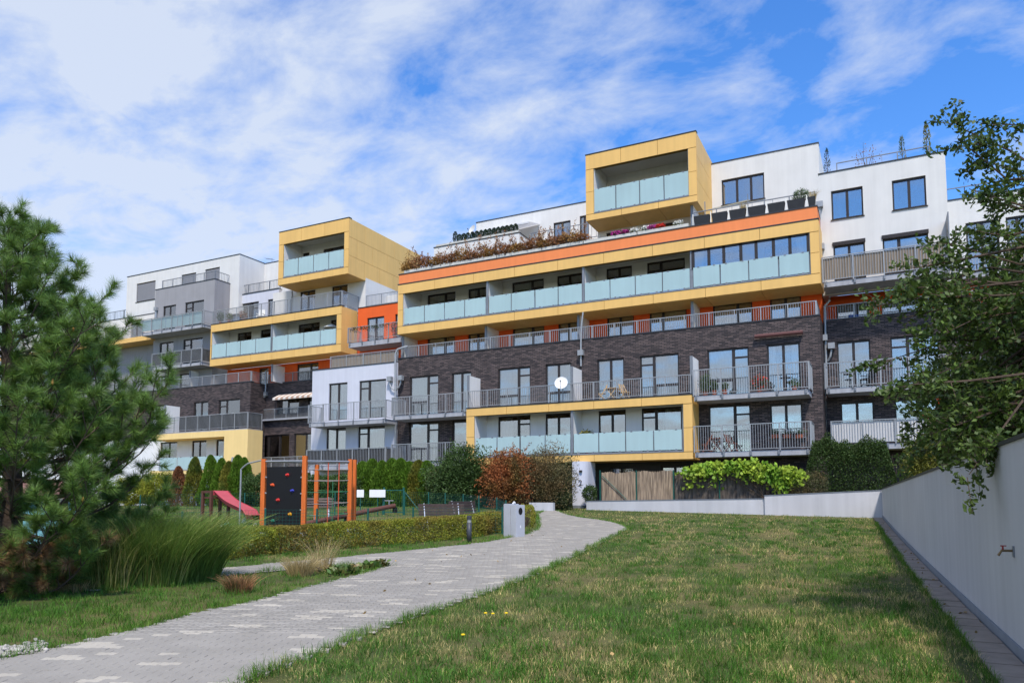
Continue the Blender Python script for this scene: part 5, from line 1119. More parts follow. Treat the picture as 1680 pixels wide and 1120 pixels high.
pebbles()

# ================================================================== PLAYGROUND AND PATH FURNITURE
OWOOD = mat('orange_stained_wood', lin((206, 104, 44)), .6, .22, 5, stretch=(8, 8, .6)); BLACKB = mat('black_climbing_board', lin((20, 20, 22)), .5, .1, 3); ROPEO = mat('orange_rope', lin((196, 84, 52)), .9, .2, 40); ROPEG = mat('green_rope', lin((58, 118, 84)), .9); ROPEY = mat('grey_rope', lin((150, 140, 130)), .9)
BRWOOD = mat('brown_wood', lin((92, 58, 48)), .7, .2, 6); REDPL = mat('faded_red_plastic', lin((176, 70, 76)), .4, .08, 2, spec=.4); DKMET = mat('charcoal_metal', lin((70, 72, 76)), .5, .08, 5, metal=.3)
def climbing_frame():
    # posts (photo column, depth)
    A_, B_, C_, D_, E_ = gd(431.5, 23.6), gd(499, 22.9), gd(574, 24.2), gd(580.5, 24.9), gd(519, 26.2); r = empty('climbing_frame', (A_+C_)/2, 'orange wooden climbing frame with black climbing board and rope net', 'climbing frame'); Hh = 2.38
    for p in (A_, B_, C_, D_, E_):
        h = Hh+(.08 if p is B_ else 0)-(.15 if p is E_ else 0); w = MB(); w.obox((p[0], p[1], p[2]+.12+(h-.12)/2), (.066*math.cos(.4), .066*math.sin(.4), 0), (-.066*math.sin(.4), .066*math.cos(.4), 0), (0, 0, (h-.12)/2)); po = w.build('post', OWOOD, r)
        MB().obox((p[0], p[1], p[2]+.05), (.07*math.cos(.4), .07*math.sin(.4), 0), (-.07*math.sin(.4), .07*math.cos(.4), 0), (0, 0, .09)).build('post_shoe', STEEL, po)
    zt = A_[2]+Hh-.1
    def v(p, z): return (p[0], p[1], p[2]+z)
    for a, b in ((A_, B_), (B_, C_), (C_, E_), (E_, A_)): MB().tube([v(a, Hh-.08), v(b, Hh-.08)], .03, 8).build('top_bar', STEEL, r)
    d = B_-A_; L = np.linalg.norm(d[:2]); u = d[:2]/L; nn = np.array([u[1], -u[0]]); mid = (A_+B_)/2
    bd = MB().obox((mid[0], mid[1], mid[2]+.2+.95), (*(u*(L/2-.13)), 0), (*(nn*.012), 0), (0, 0, .98)).build('climbing_board', BLACKB, r)
    for k in range(4):
        for p, s in ((A_, 1), (B_, -1)): MB().obox((p[0]+u[0]*s*.1, p[1]+u[1]*s*.1, p[2]+.3+.5*k), (*(u*.05), 0), (*(nn*.02), 0), (0, 0, .02)).build('bracket', STEEL, r)
    cols_ = [mat('hold_red', lin((214, 60, 56)), .5), mat('hold_blue', lin((64, 70, 170)), .5), mat('hold_yellow', lin((226, 160, 40)), .5), mat('hold_green', lin((40, 120, 100)), .5), mat('hold_orange', lin((220, 90, 50)), .5)]
    for (fx, fz, c) in ((.62, .86, 0), (.18, .70, 4), (.77, .60, 1), (.36, .45, 0), (.72, .22, 2), (.22, .11, 3)):
        p = A_[:2]+u*(.15+(L-.3)*fx)+nn*.012; z = A_[2]+.22+1.9*fz; mb = MB()
        rg = np.random.default_rng(int(fx*100)); K = 9; ring = [(math.cos(6.283*i/K)*.07*(1+.25*rg.normal()*.6), math.sin(6.283*i/K)*.055) for i in range(K)]
        mb.v += [(*(p+u*a), z+b) for a, b in ring]+[(*(p+u*a*.55+nn*.07), z+b*.55+.01) for a, b in ring]; mb.f += [tuple(range(K, 2*K))]+[(i, (i+1) % K, K+(i+1) % K, K+i) for i in range(K)]; mb.build('climbing_hold', cols_[c], bd)
    # rope net between the posts
    for k, z in enumerate((.25, .62, .98, 1.34, 1.7, 2.05)):
        m = ROPEG if k in (1, 3) else ROPEY; MB().tube([v(B_, z), tuple((np.array(v(B_, z))+v(C_, z))/2-[0, 0, .03]), v(C_, z)], .012, 5).build('rope', m, r); MB().tube([v(E_, z-.02), v(C_, z-.02)], .012, 5).build('rope', m, r)
    for f in (.5, .74): q = B_+(C_-B_)*f; MB().tube([v(q, .1), v(q, Hh-.1)], .017, 6).build('rope', ROPEO, r)
    q = E_+(C_-E_)*.5; MB().tube([v(q, .1), v(q, 1.7)], .014, 6).build('rope', ROPEG, r)
    # sliding pole
    g = gd(394, 23.9); pts = [v(g, 0)]+[v(g, z) for z in (1, 2.05)]+[tuple(np.array(v(g, 2.05))+(np.array(v(A_, 2.22))-v(g, 2.05))*t+[0, 0, .17*math.sin(min(1, t*2.2)*1.57)*(1-t*.2)]) for t in (.06, .15, .3, 1)]
    MB().tube(pts, .025, 8).build('sliding_pole', STEEL, r)
climbing_frame()
def slide():
    a, b = gd(362, 29.5), gd(424, 27.6); r = empty('slide', a, 'faded red plastic playground slide with brown wooden tower', 'slide'); d = (b-a)[:2]; L = np.linalg.norm(d); u = d/L; n = np.array([-u[1], u[0]]); mb = MB(); N_ = 14; W_ = .25; pr = []
    for i in range(N_+1):
        t = i/N_; z = .84*(1-t)**1.25+.2-.05*math.sin(t*6.28) if t < .85 else .2; c = a[:2]+u*L*t; g_ = gz(*c)
        pr += [(*(c-n*W_), g_+z+.2), (*(c-n*W_*.8), g_+z), (*(c+n*W_*.8), g_+z), (*(c+n*W_), g_+z+.2), (*(c+n*(W_+.04)), g_+z+.18), (*(c-n*(W_+.04)), g_+z+.18)]
    mb.v = pr
    for i in range(N_):
        for k in range(6): mb.f.append((i*6+k, i*6+(k+1) % 6, i*6+6+(k+1) % 6, i*6+6+k))
    mb.build('chute', REDPL, r, smooth=False); t0 = a[:2]
    MB().obox((*(t0-u*.06), a[2]+1.14), (*(u*.05), 0), (*(n*.34), 0), (0, 0, .09)).build('top_bar', REDPL, r)
    for s in (-1, 1):
        for k in (-.05, -.75): p = t0+u*k+n*s*.36; MB().obox((*p, a[2]+.6), (.05, 0, 0), (0, .05, 0), (0, 0, .62)).build('post', BRWOOD, r)
        MB().bar((*(t0-u*.05+n*s*.36), a[2]+1.18), (*(t0-u*.75+n*s*.36), a[2]+1.18), .05, .09).build('rail', BRWOOD, r)
    MB().obox((*(t0-u*.4), a[2]+.95), (*(u*.36), 0), (*(n*.34), 0), (0, 0, .03)).build('deck', BRWOOD, r)
    p = a[:2]+u*L*.22; MB().obox((*p, gz(*p)+.32), (.045, 0, 0), (0, .045, 0), (0, 0, .34)).build('support_post', BRWOOD, r)
slide()
def seesaw():
    c = gd(567, 26.5); e0, e1 = atD(500, 859, 25.4), atD(648, 829, 27.2); r = empty('seesaw', c, 'brown log seesaw tilted beside the climbing frame', 'seesaw')
    MB().tube([e0, e1], .085, 10).build('beam', BRWOOD, r); m = e0+(e1-e0)*.47
    for s in (-1, 1): MB().tube([(m[0]+.13*s*.9, m[1]+.13*s*.3, c[2]-.05), (m[0]+.13*s*.9, m[1]+.13*s*.3, m[2]+.12)], .055, 8).build('pivot_post', BRWOOD, r)
    for e, f in ((e0, .1), (e1, .93)):
        q = e0+(e1-e0)*f; MB().tube([q+[-.16, -.05, .22], q+[.16, .05, .22]], .015, 6).build('handle', STEEL, r); MB().tube([q+[0, 0, .05], q+[0, 0, .22]], .018, 6).build('handle_post', STEEL, r)
    MB().obox(e1+[0, 0, -.16], (.07, 0, 0), (0, .05, 0), (0, 0, .1)).build('rubber_buffer', mat('black_rubber', lin((28, 28, 30)), .8), r)
seesaw()
BSLAT = mat('bench_slat_brown', lin((94, 78, 72)), .7, .2, 8); WSTEEL = mat('bench_steel', lin((196, 198, 200)), .4, .05, 5, metal=.4)
def bench(loc, rz, label):
    r = empty('park_bench', loc, label, 'bench', None, world=False, rz=rz)
    for k in range(4): MB().box(-.8, .8, -.22+.12*k, -.12+.12*k, .43, .46).build('seat_slat', BSLAT, r)
    for k in range(4): z = .54+.1*k; MB().obox((0, .27+.02*k, z), (.8, 0, 0), (0, .014, .002), (0, -.01, .042)).build('back_slat', BSLAT, r)
    for s in (-.6, .6):
        MB().bar((s, -.2, 0), (s, -.2, .42), .05, .05).bar((s, -.2, .41), (s, .26, .41), .05, .04).bar((s, .3, 0), (s, .22, .42), .05, .05).bar((s, .22, .42), (s, .37, .9), .045, .03).build('leg', WSTEEL, r)
    return r
bench(gd(728, 25.2), YAW+.35, 'dark slatted bench with its back to the path, behind the clipped hedge'); bench(gd(770, 27.5), YAW+1.0, 'dark slatted bench with pale steel legs standing side-on near the bin'); bench(gd(516, 31), YAW+3.3, 'brown slatted bench seen through the rope net')
def bin_():
    g = gd(843.5, 22.5); r = empty('litter_bin', g, 'pale grey concrete litter bin with round hole beside the path', 'bin', world=False, rz=YAW-.75); CB = mat('bin_concrete', lin((176, 178, 182)), .75, .06, 3, streak=.08, bump=.1)
    def bev(x0, x1, y0, y1, z0, z1, nm):
        bm = bmesh.new(); bmesh.ops.create_cube(bm, size=1, matrix=Matrix.Translation(((x0+x1)/2, (y0+y1)/2, (z0+z1)/2)) @ Matrix.Diagonal((x1-x0, y1-y0, z1-z0, 1))); bmesh.ops.bevel(bm, geom=bm.edges[:], offset=.012, segments=2, affect='EDGES'); me = bpy.data.meshes.new(nm); bm.to_mesh(me); bm.free(); me.materials.append(CB); return link(nm, me, r)
    bev(-.26, .02, -.2, .2, -.05, 1.0, 'bin_body'); bev(.035, .26, -.2, .2, -.05, .97, 'bag_holder')
    DK = mat('dark_hole', lin((18, 18, 20)), .9); mb = MB(); K = 16; mb.v = [(.2605, math.cos(6.283*i/K)*.09, .78+math.sin(6.283*i/K)*.11) for i in range(K)]+[(.2635, math.cos(6.283*i/K)*.09, .78+math.sin(6.283*i/K)*.11) for i in range(K)]; mb.f = [tuple(range(K, 2*K))]+[(i, (i+1) % K, K+(i+1) % K, K+i) for i in range(K)]; mb.build('opening', DK, r)
    MB().box(.2605, .2625, -.02, .02, .28, .36).build('sticker', PWALL, r); MB().tube([(-.05, 0, .99), (-.03, .03, 1.05), (.03, .0, 1.03)], .03, 6).build('crumpled_paper', PWALL, r)
bin_()
g = gd(770, 20.7); r = empty('bollard_light', g, 'charcoal cylindrical bollard light between hedge and path', 'bollard', world=False)
MB().lathe((0, 0, 0), [(.07, -.05), (.07, .55)], 18).build('post', DKMET, r, smooth=True); MB().lathe((0, 0, .55), [(.055, 0), (.055, .09)], 14).build('lamp_lens', mat('lamp_lens', lin((150, 150, 146)), .3), r); MB().lathe((0, 0, .64), [(.07, 0), (.07, .09), (.05, .10)], 18).build('cap', DKMET, r)
# green mesh fence round the playground
def fence(name, pts, h, label, gate=None, boards=()):
    r = empty(name, pts[0], label, 'fence'); pts = [np.array(p) for p in pts]
    for a, b in zip(pts, pts[1:]):
        L = np.linalg.norm((b-a)[:2]); n = max(1, round(L/2.0))
        for i in range(n):
            p, q = a+(b-a)*i/n, a+(b-a)*(i+1)/n; p[2] = gz(*p[:2]); q[2] = gz(*q[:2]); MB().tube([(p[0], p[1], p[2]-.05), (p[0], p[1], p[2]+h+.05)], .028, 6).build('post', GREENP, r)
            mb = MB()
            for k in range(int(h/.1)+1): z = .03+k*.1; mb.bar((p[0], p[1], p[2]+z), (q[0], q[1], q[2]+z), .005)
            m = int(np.linalg.norm((q-p)[:2])/.1)
            for k in range(1, m): c = p+(q-p)*k/m; mb.bar((c[0], c[1], c[2]+.03), (c[0], c[1], c[2]+h), .004)
            tag(mb.build('wire_mesh', GREENP, r), kind='stuff')
    p = pts[-1]; MB().tube([(p[0], p[1], gz(*p[:2])-.05), (p[0], p[1], gz(*p[:2])+h+.05)], .028, 6).build('post', GREENP, r); return r
fence('mesh_fence', [gd(300, 20.6), gd(436, 22.2), gd(604, 22.4), gd(678, 23.2), gd(824, 23.6)], .82, 'low green wire mesh fence just behind the clipped hedge')
fence('mesh_fence', [gd(830, 24.2), gd(815, 27), gd(760, 31), gd(703, 33.5), gd(664, 33.8)], 1.0, 'green wire mesh fence running from the bin to the gate'); fence('mesh_fence', [gd(628, 33.8), gd(470, 33.2), gd(330, 32), gd(230, 30)], 1.0, 'green wire mesh fence along the far side of the playground')
ga, gb2 = gd(630, 33.75), gd(662, 33.85); r = empty('garden_gate', ga, 'green steel playground gate in the far mesh fence', 'gate')
for p in (ga, gb2): MB().tube([(p[0], p[1], p[2]-.05), (p[0], p[1], p[2]+1.25)], .045, 8).build('post', GREENP, r)
mb = MB()
for z in (.12, 1.12): mb.bar((ga[0], ga[1], ga[2]+z), (gb2[0], gb2[1], gb2[2]+z), .04)
mb.build('gate_frame', GREENP, r); mb = MB()
for k in range(1, 9): c = ga+(gb2-ga)*k/9; mb.bar((c[0], c[1], c[2]+.14), (c[0], c[1], c[2]+1.1), .008)
mb.build('gate_mesh', GREENP, r)
q = gd(694, 33.6); MB().tube([(gb2[0], gb2[1], gb2[2]+1.1), tuple(q)], .025, 6).build('brace', GREENP, r)
for i, (px, lab) in enumerate(((591,'small white notice board on the far fence beside the orange post'),(619,'white notice board on the far fence next to the gate'))):
    g = gd(px, 33.6); w = (.16, .36)[i]; r = empty('notice_board', g, lab, 'sign'); MB().obox((g[0], g[1], g[2]+.98), (w*math.cos(YAW), w*math.sin(YAW), 0), (-.01*math.sin(YAW), .01*math.cos(YAW), 0), (0, 0, .17)).build('board', PWALL, r)
    MB().tube([(g[0], g[1]+.03, g[2]-.05), (g[0], g[1]+.03, g[2]+1.0)], .02, 6).build('post', GREENP, r)
# playhouse behind the pine, toys
g = gd(66, 19.5); r = empty('playhouse', g, 'small wooden playhouse with pale blue panels behind the pine', 'playhouse', world=False, rz=YAW+.2); PBL = mat('pale_blue_panel', lin((130, 186, 196)), .6, .05, 3); PBR = mat('brown_panel', lin((128, 92, 84)), .7, .1, 3)
MB().box(-.2, .75, -.5, -.46, .1, 1.15).build('wall_panel', PBL, r); MB().box(-.85, -.22, -.5, -.46, .1, 1.0).build('wall_panel', PBR, r); MB().box(.76, .8, -.5, .6, .1, 1.15).build('wall_panel', PBL, r); MB().box(-.9, -.86, -.5, .6, .1, 1.15).build('wall_panel', PBR, r)
for sx in (-.9, .78):
    for sy in (-.5, .6): MB().box(sx-.05, sx+.05, sy-.05, sy+.05, -.05, 1.3).build('post', BRWOOD, r)
MB().add([(-1.05,-.7,1.25),(.95,-.7,1.25),(.95,.05,1.75),(-1.05,.05,1.75),(.95,.8,1.25),(-1.05,.8,1.25)], [(0,1,2,3),(3,2,4,5)]).build('roof', PBR, r)
TOYS = ((372,863,'teal plastic sand toy on the grass below the slide','sand toy',(60,140,130)),(362,872,'small red and white toy on the playground grass','toy',(190,60,60)),(400,858,'small white toy beside the slide chute','toy',(220,220,214)),(418,868,'small yellow toy lying near the orange post','toy',(224,170,50)))
for i, (px, py, lab, cat, c) in enumerate(TOYS):
    g = gnd(px, py); r = empty('toy', g, lab, cat, world=False); m = mat('toy_plastic_%d' % i, lin(c), .4)
    MB().lathe((0, 0, 0), [(.16 if i == 0 else .08, 0), (.2 if i == 0 else .1, .05), (.18 if i == 0 else .07, .1), (.05, .13)], 12).build('body', m, r); MB().tube([(-.06, 0, .1), (-.05, 0, .2), (.05, 0, .2), (.06, 0, .1)], .012, 6).build('handle', PWALL, r)

# ================================================================== THINGS ON BALCONIES AND TERRACES
TEAK = mat('pale_teak', lin((196, 166, 122)), .6, .15, 12); REDW = mat('red_brown_wood', lin((108, 62, 46)), .6, .15, 12); BLK = mat('black_furniture', lin((30, 30, 32)), .5); TERRA = mat('terracotta_plastic', lin((150, 82, 58)), .7, .1, 8); BLUEP = mat('blue_plastic', lin((50, 90, 180)), .5)
def folding_chair(loc, rz, m, label):
    r = empty('folding_chair', loc, label, 'chair', world=False, rz=rz)
    for k in range(4): MB().box(-.2, .2, -.19+.1*k, -.11+.1*k, .43, .45).build('seat_slat', m, r)
    for k in range(4): MB().box(-.2, .2, .2+.02*k, .222+.02*k, .52+.1*k, .59+.1*k).build('back_slat', m, r)
    for s_ in (-.21, .21):
        MB().bar((s_, -.22, 0), (s_, .28, .92), .03, .04).build('leg', m, r); MB().bar((s_, .24, 0), (s_, -.2, .44), .03, .04).build('leg', m, r)
    return r
def folding_table(loc, rz, m, label):
    r = empty('folding_table', loc, label, 'table', world=False, rz=rz)
    MB().box(-.3, .3, -.3, .3, .68, .71).build('table_top', m, r)
    for s_ in (-.24, .24): MB().bar((-.26, s_, 0), (.26, s_, .68), .03, .04).build('leg', m, r); MB().bar((.26, s_*.9, 0), (-.26, s_*.9, .68), .03, .04).build('leg', m, r)
    return r
zd = 7.01; fx = lambda px, Y, z: (PX(px, Y, z), Y, z)
folding_chair(fx(988, 38.25, zd), -1.2, TEAK, 'pale wooden folding chair left of the small folding table on the brick balcony'); folding_chair(fx(1025, 38.25, zd), 1.2, TEAK, 'pale wooden folding chair facing the table beside the glazed balcony door'); folding_table(fx(1005, 38.3, zd), 0, TEAK, 'pale wooden folding table between two folding chairs on the balcony')
zl = 4.06
folding_chair(fx(1159, 38.3, zl), -1.2, REDW, 'red-brown slatted chair on the lower balcony next to the yellow frame'); folding_chair(fx(1200, 38.3, zl), 1.0, REDW, 'red-brown slatted chair by the glazed door of the lower balcony'); folding_table(fx(1177, 38.2, zl), 0, REDW, 'red-brown folding table between two chairs on the lower balcony')
# satellite dish on the railing
def dish(c, R_, face, label, foot):
    r = empty('satellite_dish', foot, label, 'satellite dish'); face = Vector(face).normalized(); q = face.to_track_quat('Z', 'Y'); mb = MB(); K, N_ = 4, 24
    for k in range(K+1):
        for i in range(N_): a = 6.283*i/N_; rr = R_*k/K+.001; mb.v.append(tuple(Vector(c)+q @ Vector((rr*math.cos(a), rr*math.sin(a)*1.06, .25*R_*(k/K)**2))))
    for k in range(K):
        for i in range(N_): mb.f.append((k*N_+i, k*N_+(i+1) % N_, (k+1)*N_+(i+1) % N_, (k+1)*N_+i))
    mb.build('reflector', PWALL, r, smooth=True); c = Vector(c); MB().tube([c+q @ Vector((0, -R_, .2*R_)), c+q @ Vector((0, -.15*R_, .95*R_))], .014, 6).build('feed_arm', STEELD, r); MB().tube([c+q @ Vector((0, -.2*R_, .9*R_)), c+q @ Vector((0, -.1*R_, 1.05*R_))], .04, 8).build('receiver', STEELD, r); MB().tube([foot, (c.x, foot[1], c.z), tuple(c)], .02, 6).build('mast', STEELD, r)
c = atY(921, 629, 37.3); dish(tuple(c), .36, (.25, -1, .45), 'white satellite dish fixed to the balcony railing by a white partition', (c[0], 37.5, 7.05))
c = atY(775, 379, 42.3); dish(tuple(c), .38, (-.5, -1, .4), 'white satellite dish on the upper roof terrace with the row of small conifers', (c[0], 42.4, 18.9))
# flower boxes below the window
for px, lab in ((1271,'terracotta flower box with leafy plant on the lower balcony near the glazed door'),(1291,'terracotta flower box with white flowers between two other boxes'),(1311,'terracotta flower box at the outer end of the lower balcony')):
    x = PX(px, 38.7, 4.9); z = PZ(px, 718, 38.7); r = empty('flower_box', (x, 38.75, z), lab, 'flower box'); MB().add([(x-.17,38.66,z),(x+.17,38.66,z),(x+.17,38.84,z),(x-.17,38.84,z),(x-.19,38.63,z+.17),(x+.19,38.63,z+.17),(x+.19,38.87,z+.17),(x-.19,38.87,z+.17)], [(0,3,2,1),(4,5,6,7),(0,1,5,4),(1,2,6,5),(2,3,7,6),(3,0,4,7)]).build('box', TERRA, r)
    MB().box(x-.3, x+.3, 38.88, 38.995, z+.02, z+.06).build('bracket', STEELD, r); P = np.array([x, 38.75, z+.3])+RNG.normal(size=(90, 3))*[.13, .05, .07]; V, F = leaf_quads(P, .09, .05, RNG); npmesh('leaves', V, F, DKG, r)
    if px == 1291: P = np.array([x, 38.72, z+.38])+RNG.normal(size=(40, 3))*[.14, .05, .04]; V, F = leaf_quads(P, .07, .06, RNG); npmesh('flower', V, F, PWALL, r)
MAG = mat('magenta_flower', lin((180, 50, 140)), .7, island=.3); REDF = mat('red_flower', lin((206, 44, 34)), .7, island=.3); WHF = mat('white_flower', lin((226, 224, 216)), .8, island=.15)
def potted(px, Y, z, w, h, m, label, fm=None, pot=TERRA, n=300, L=.09, Wd=.045, pr=.13, ph=.24, world=None, seed=0):
    x = world if world is not None else PX(px, Y, z+.3); r = empty('potted_plant', (x, Y, z), label, 'potted plant'); rng = np.random.default_rng(900+int(px)+seed); MB().lathe((x, Y, z), [(pr*.75, 0), (pr, ph), (pr*1.08, ph), (pr*1.08, ph+.03)], 12).build('pot', pot, r)
    P = ellipsoid_pts(n, (x, Y, z+ph+h*.5), w, w*.8, h*.55, rng, .3, .35, 3, int(px)); V, F = leaf_quads(P, L, Wd, rng, P-np.array([x, Y, z+ph]), .9); npmesh('foliage', V, F, m, r)
    if fm: k = rng.integers(0, n, n//4); V, F = leaf_quads(P[k]+rng.normal(size=(len(k), 3))*.03+[0, -.04, .03], .09, .08, rng); npmesh('flower', V, F, fm, r)
    return r
potted(1157, 38.2, 6.91, .34, .95, DKG, 'tall dark potted shrub beside the white partition on the upper right balcony', n=800); potted(1172, 37.95, 6.91, .2, .45, DKG, 'green plant in terracotta pot behind the balcony bars'); potted(1189, 37.95, 6.91, .2, .4, WLEAF2, 'pale green plant in terracotta pot by the balcony door')
potted(1246, 38.0, 6.91, .42, .65, DKG, 'potted plant covered in red flowers on the upper right balcony', REDF, n=600); potted(1303, 38.3, 6.91, .3, .4, DKG, 'low green potted plant by the balcony corner', n=260)
potted(962, 38.3, 4.15, .5, 1.15, mat('yellowing_leaf', lin((150, 140, 60)), .7, .2, 4, island=.4, trans=.3), 'large yellowing potted plant in the lower frosted glass loggia', n=900, L=.14, Wd=.07); potted(795, 38.4, 4.15, .18, .7, DRY, 'withered potted plant in the corner of the lower loggia', n=160)
r = empty('bistro_table', fx(1290, 38.35, 6.91), 'small black round table on the upper right balcony', 'table', world=False); MB().lathe((0, 0, 0), [(.2, 0), (.2, .02), (.02, .03), (.02, .7), (.3, .71), (.3, .73)], 16).build('table_body', BLK, r)
r = empty('bistro_table', fx(1394, 40.2, 7.16), 'small black round table on the balcony of the block beside the tree', 'table', world=False); MB().lathe((0, 0, 0), [(.2, 0), (.2, .02), (.02, .03), (.02, .7), (.3, .71), (.3, .73)], 16).build('table_body', BLK, r)
def basket_chair(loc, rz, m, label):
    r = empty('garden_chair', loc, label, 'chair', world=False, rz=rz); MB().box(-.25, .25, -.25, .25, .4, .45).build('seat', m, r); MB().obox((0, .28, .75), (.25, 0, 0), (0, .02, 0), (0, .06, .3)).build('backrest', m, r)
    for sx in (-.22, .22):
        for sy in (-.22, .22): MB().bar((sx, sy, 0), (sx, sy, .4), .04).build('leg', m, r)
        MB().box(sx-.03, sx+.03, -.22, .28, .6, .64).build('armrest', m, r)
    return r
basket_chair(fx(1424, 40.3, 7.16), -.9, BLK, 'black garden chair on the balcony of the block beside the tree'); basket_chair(fx(1573, 41.7, 12.51), .8, BLK, 'dark chair on the top balcony next to the taupe screen'); basket_chair(fx(818, 40.0, F3+.01), .6, BLK, 'dark garden chair on the brick parapet terrace beside a white partition')
basket_chair(fx(1404, 41.8, F3+.35), .2, BLUEP, 'blue chair on the terrace in front of the orange wall'); basket_chair(fx(427, 42.6, 15.67), .4, WHF, 'white chair on the roof terrace of the left yellow frame')
# terrace edge: concrete troughs with dried shrubs, flowers, black planters
zt = 16.285; TROUGH = mat('trough_concrete', lin((196, 194, 186)), .85, .1, 4, streak=.1)
tx = [PX(p, 39.15, 16.4) for p in (664, 740, 816, 890, 958, 1046, 1131)]
labs = ('weathered concrete trough at the far corner of the orange terrace edge','concrete trough below the white roof terrace, filled with dried shrubs','concrete trough with dried shrubs below the small conifers','concrete trough with dried shrubs beside the thin terrace railing','concrete trough with magenta and white flowers under the yellow top box','concrete trough with pale flowers next to the black planters')
for a, b, lab in zip(tx, tx[1:], labs): r = tag(MB().box(a+.03, b-.03, 39.03, 39.24, zt, zt+.2).build('planter_trough', TROUGH), lab, 'planter')
n = 20; rng = np.random.default_rng(44); pxs = np.linspace(668, 952, n)
for i, px in enumerate(pxs):
    x = PX(px, 39.14, 16.6); b = (x, 39.14, zt+.19); m = DRY if i % 3 else mat('dry_plant_ochre', lin((160, 122, 66)), .9, .3, 4, island=.4, trans=.2)
    shrub('dried_shrub', b, rng.uniform(.5, .68), .22, rng.uniform(.45, .85), 800, .11, .05, m, 'dry brown shrub in the trough row along the orange terrace edge' if i % 3 else 'ochre coloured dry shrub in the trough row along the terrace edge', 'shrub', 'dried shrubs on the terrace edge' if i % 3 else 'ochre dried shrubs on the terrace edge', seed=200+i, lump=.55, wisps=8)
for px, fm, lab in ((1010,MAG,'magenta flowers in the terrace trough beside the white partition'),(1024,MAG,'magenta flowers in the terrace trough next to white flowers'),(1041,WHF,'white flowers between magenta blooms on the terrace edge'),(1059,WHF,'white flowers near the middle of the flower trough'),(1068,MAG,'dark pink flowers in the pale flower trough'),(1084,REDF,'reddish flowers in the terrace trough'),(1112,WHF,'white flowers next to the tall partition by the black planters')):
    x = PX(px, 39.14, 16.6); r = empty('flower_clump', (x, 39.14, zt+.19), lab, 'flowers'); P = ellipsoid_pts(260, (x, 39.14, zt+.34), .3, .16, .16, rng, .2, .3); V, F = leaf_quads(P, .08, .07, rng); npmesh('flower', V, F, fm, r); P = ellipsoid_pts(150, (x, 39.14, zt+.28), .27, .14, .12, rng, .2, .3); V, F = leaf_quads(P, .09, .05, rng); npmesh('leaves', V, F, DKG, r)
FAB = mat('black_planter_fabric', lin((44, 46, 50)), .75, .15, 4)
bl = ('black fabric planter next to the white terrace partition','black fabric planter under the beige sail cloth','black fabric planter beside pale dry grass','black fabric planter below the three-part white wall window','black fabric planter next to the planter with the small pine','black fabric planter with small pine shrub on the terrace corner','short black planter at the orange terrace corner')
for (a, b), lab in zip(((1139,1165),(1168,1193.5),(1197,1224),(1227.5,1256),(1259.5,1288),(1291.5,1321),(1325,1338)), bl):
    x0, x1 = PX(a, 39.15, 16.6), PX(b, 39.15, 16.6); r = empty('fabric_planter', ((x0+x1)/2, 39.15, zt), lab, 'planter'); MB().add([(x0+.06,39.02,zt),(x1-.06,39.02,zt),(x1-.06,39.26,zt),(x0+.06,39.26,zt),(x0,38.98,zt+.5),(x1,38.98,zt+.5),(x1,39.3,zt+.5),(x0,39.3,zt+.5)], [(0,3,2,1),(0,1,5,4),(1,2,6,5),(2,3,7,6),(3,0,4,7)]).build('bag', FAB, r); MB().box(x0+.03, x1-.03, 39.01, 39.27, zt+.4, zt+.44).build('soil', MATS['bed_soil'], r)
    MB().bar((x0-.03, 39.0, zt), (x0-.03, 39.0, zt+.62), .04).build('post', WHF, r)
x = PX(1314, 39.15, 17); shrub('pine_shrub', (x, 39.15, zt+.42), .42, .25, .62, 900, .13, .02, mat('dwarf_pine_needle', lin((70, 96, 48)), .6, .2, 4, island=.3), 'small green pine shrub growing in the corner black planter', seed=300)
for px, lab in ((1220,'pale straw grass in the black planter under the wide window'),(1334,'pale straw grass beside the downpipe hopper')):
    x = PX(px, 39.2, 17); rr_ = reed_clump('terrace_grass', (x, 39.2, zt+.4), 120, .6, .12, DRYG, lab, 20+px, w=.014, lean=.5)
    for ch in rr_.children: ch.data.transform(Matrix.Translation((0, 0, zt+.4-gz(x, 39.2))))
railing_mb([((PX(1137,39.4,17), 39.4), (PX(1338,39.4,17), 39.4))], F5, 17.15, sp=1.0).build('railing', STEELD, B)
sx0, sx1 = PX(1158, 40.2, 17.4), PX(1228, 40.2, 17.4); r = empty('sail_cloth', (sx0, 40.2, F5), 'beige sail cloth stretched on poles over the corner terrace', 'sail'); z_ = PZ(1160, 340, 40.2)
MB().add([(sx0,40.0,z_-.25),(sx1,40.0,z_-.05),(sx1,41.2,z_+.35),(sx0+.3,41.2,z_+.3)], [(0,1,2,3)]).build('cloth', mat('beige_cloth', lin((176, 172, 150)), .9, .05, 3, trans=.4), r)
for x in (sx0, sx1): MB().bar((x, 40.0, F5), (x, 40.0, z_+.25), .04).build('pole', STEELD, r)
# small conifers along the upper roof terrace
tr_ = tag(MB().box(-27.0, -20.7, 42.08, 42.34, 18.91, 19.08).build('planter_trough', TROUGH), 'long pale trough holding the row of small clipped conifers on the roof', 'planter')
for i, px in enumerate(np.linspace(747, 846, 15)):
    x = PX(px, 42.2, 19.3); conifer('dwarf_conifer', (x, 42.2, 19.07), .17, .5 if i else .75, 420, mat('dwarf_conifer_green', lin((44, 62, 44)), .7, .2, 4, island=.3), 'small dark clipped conifer in the row along the white roof terrace' if i else 'small dark conifer at the outer end of the roof terrace row', 'dwarf conifers on the roof terrace' if i else None, seed=400+i, L=.09, Wd=.04, round_=1.)
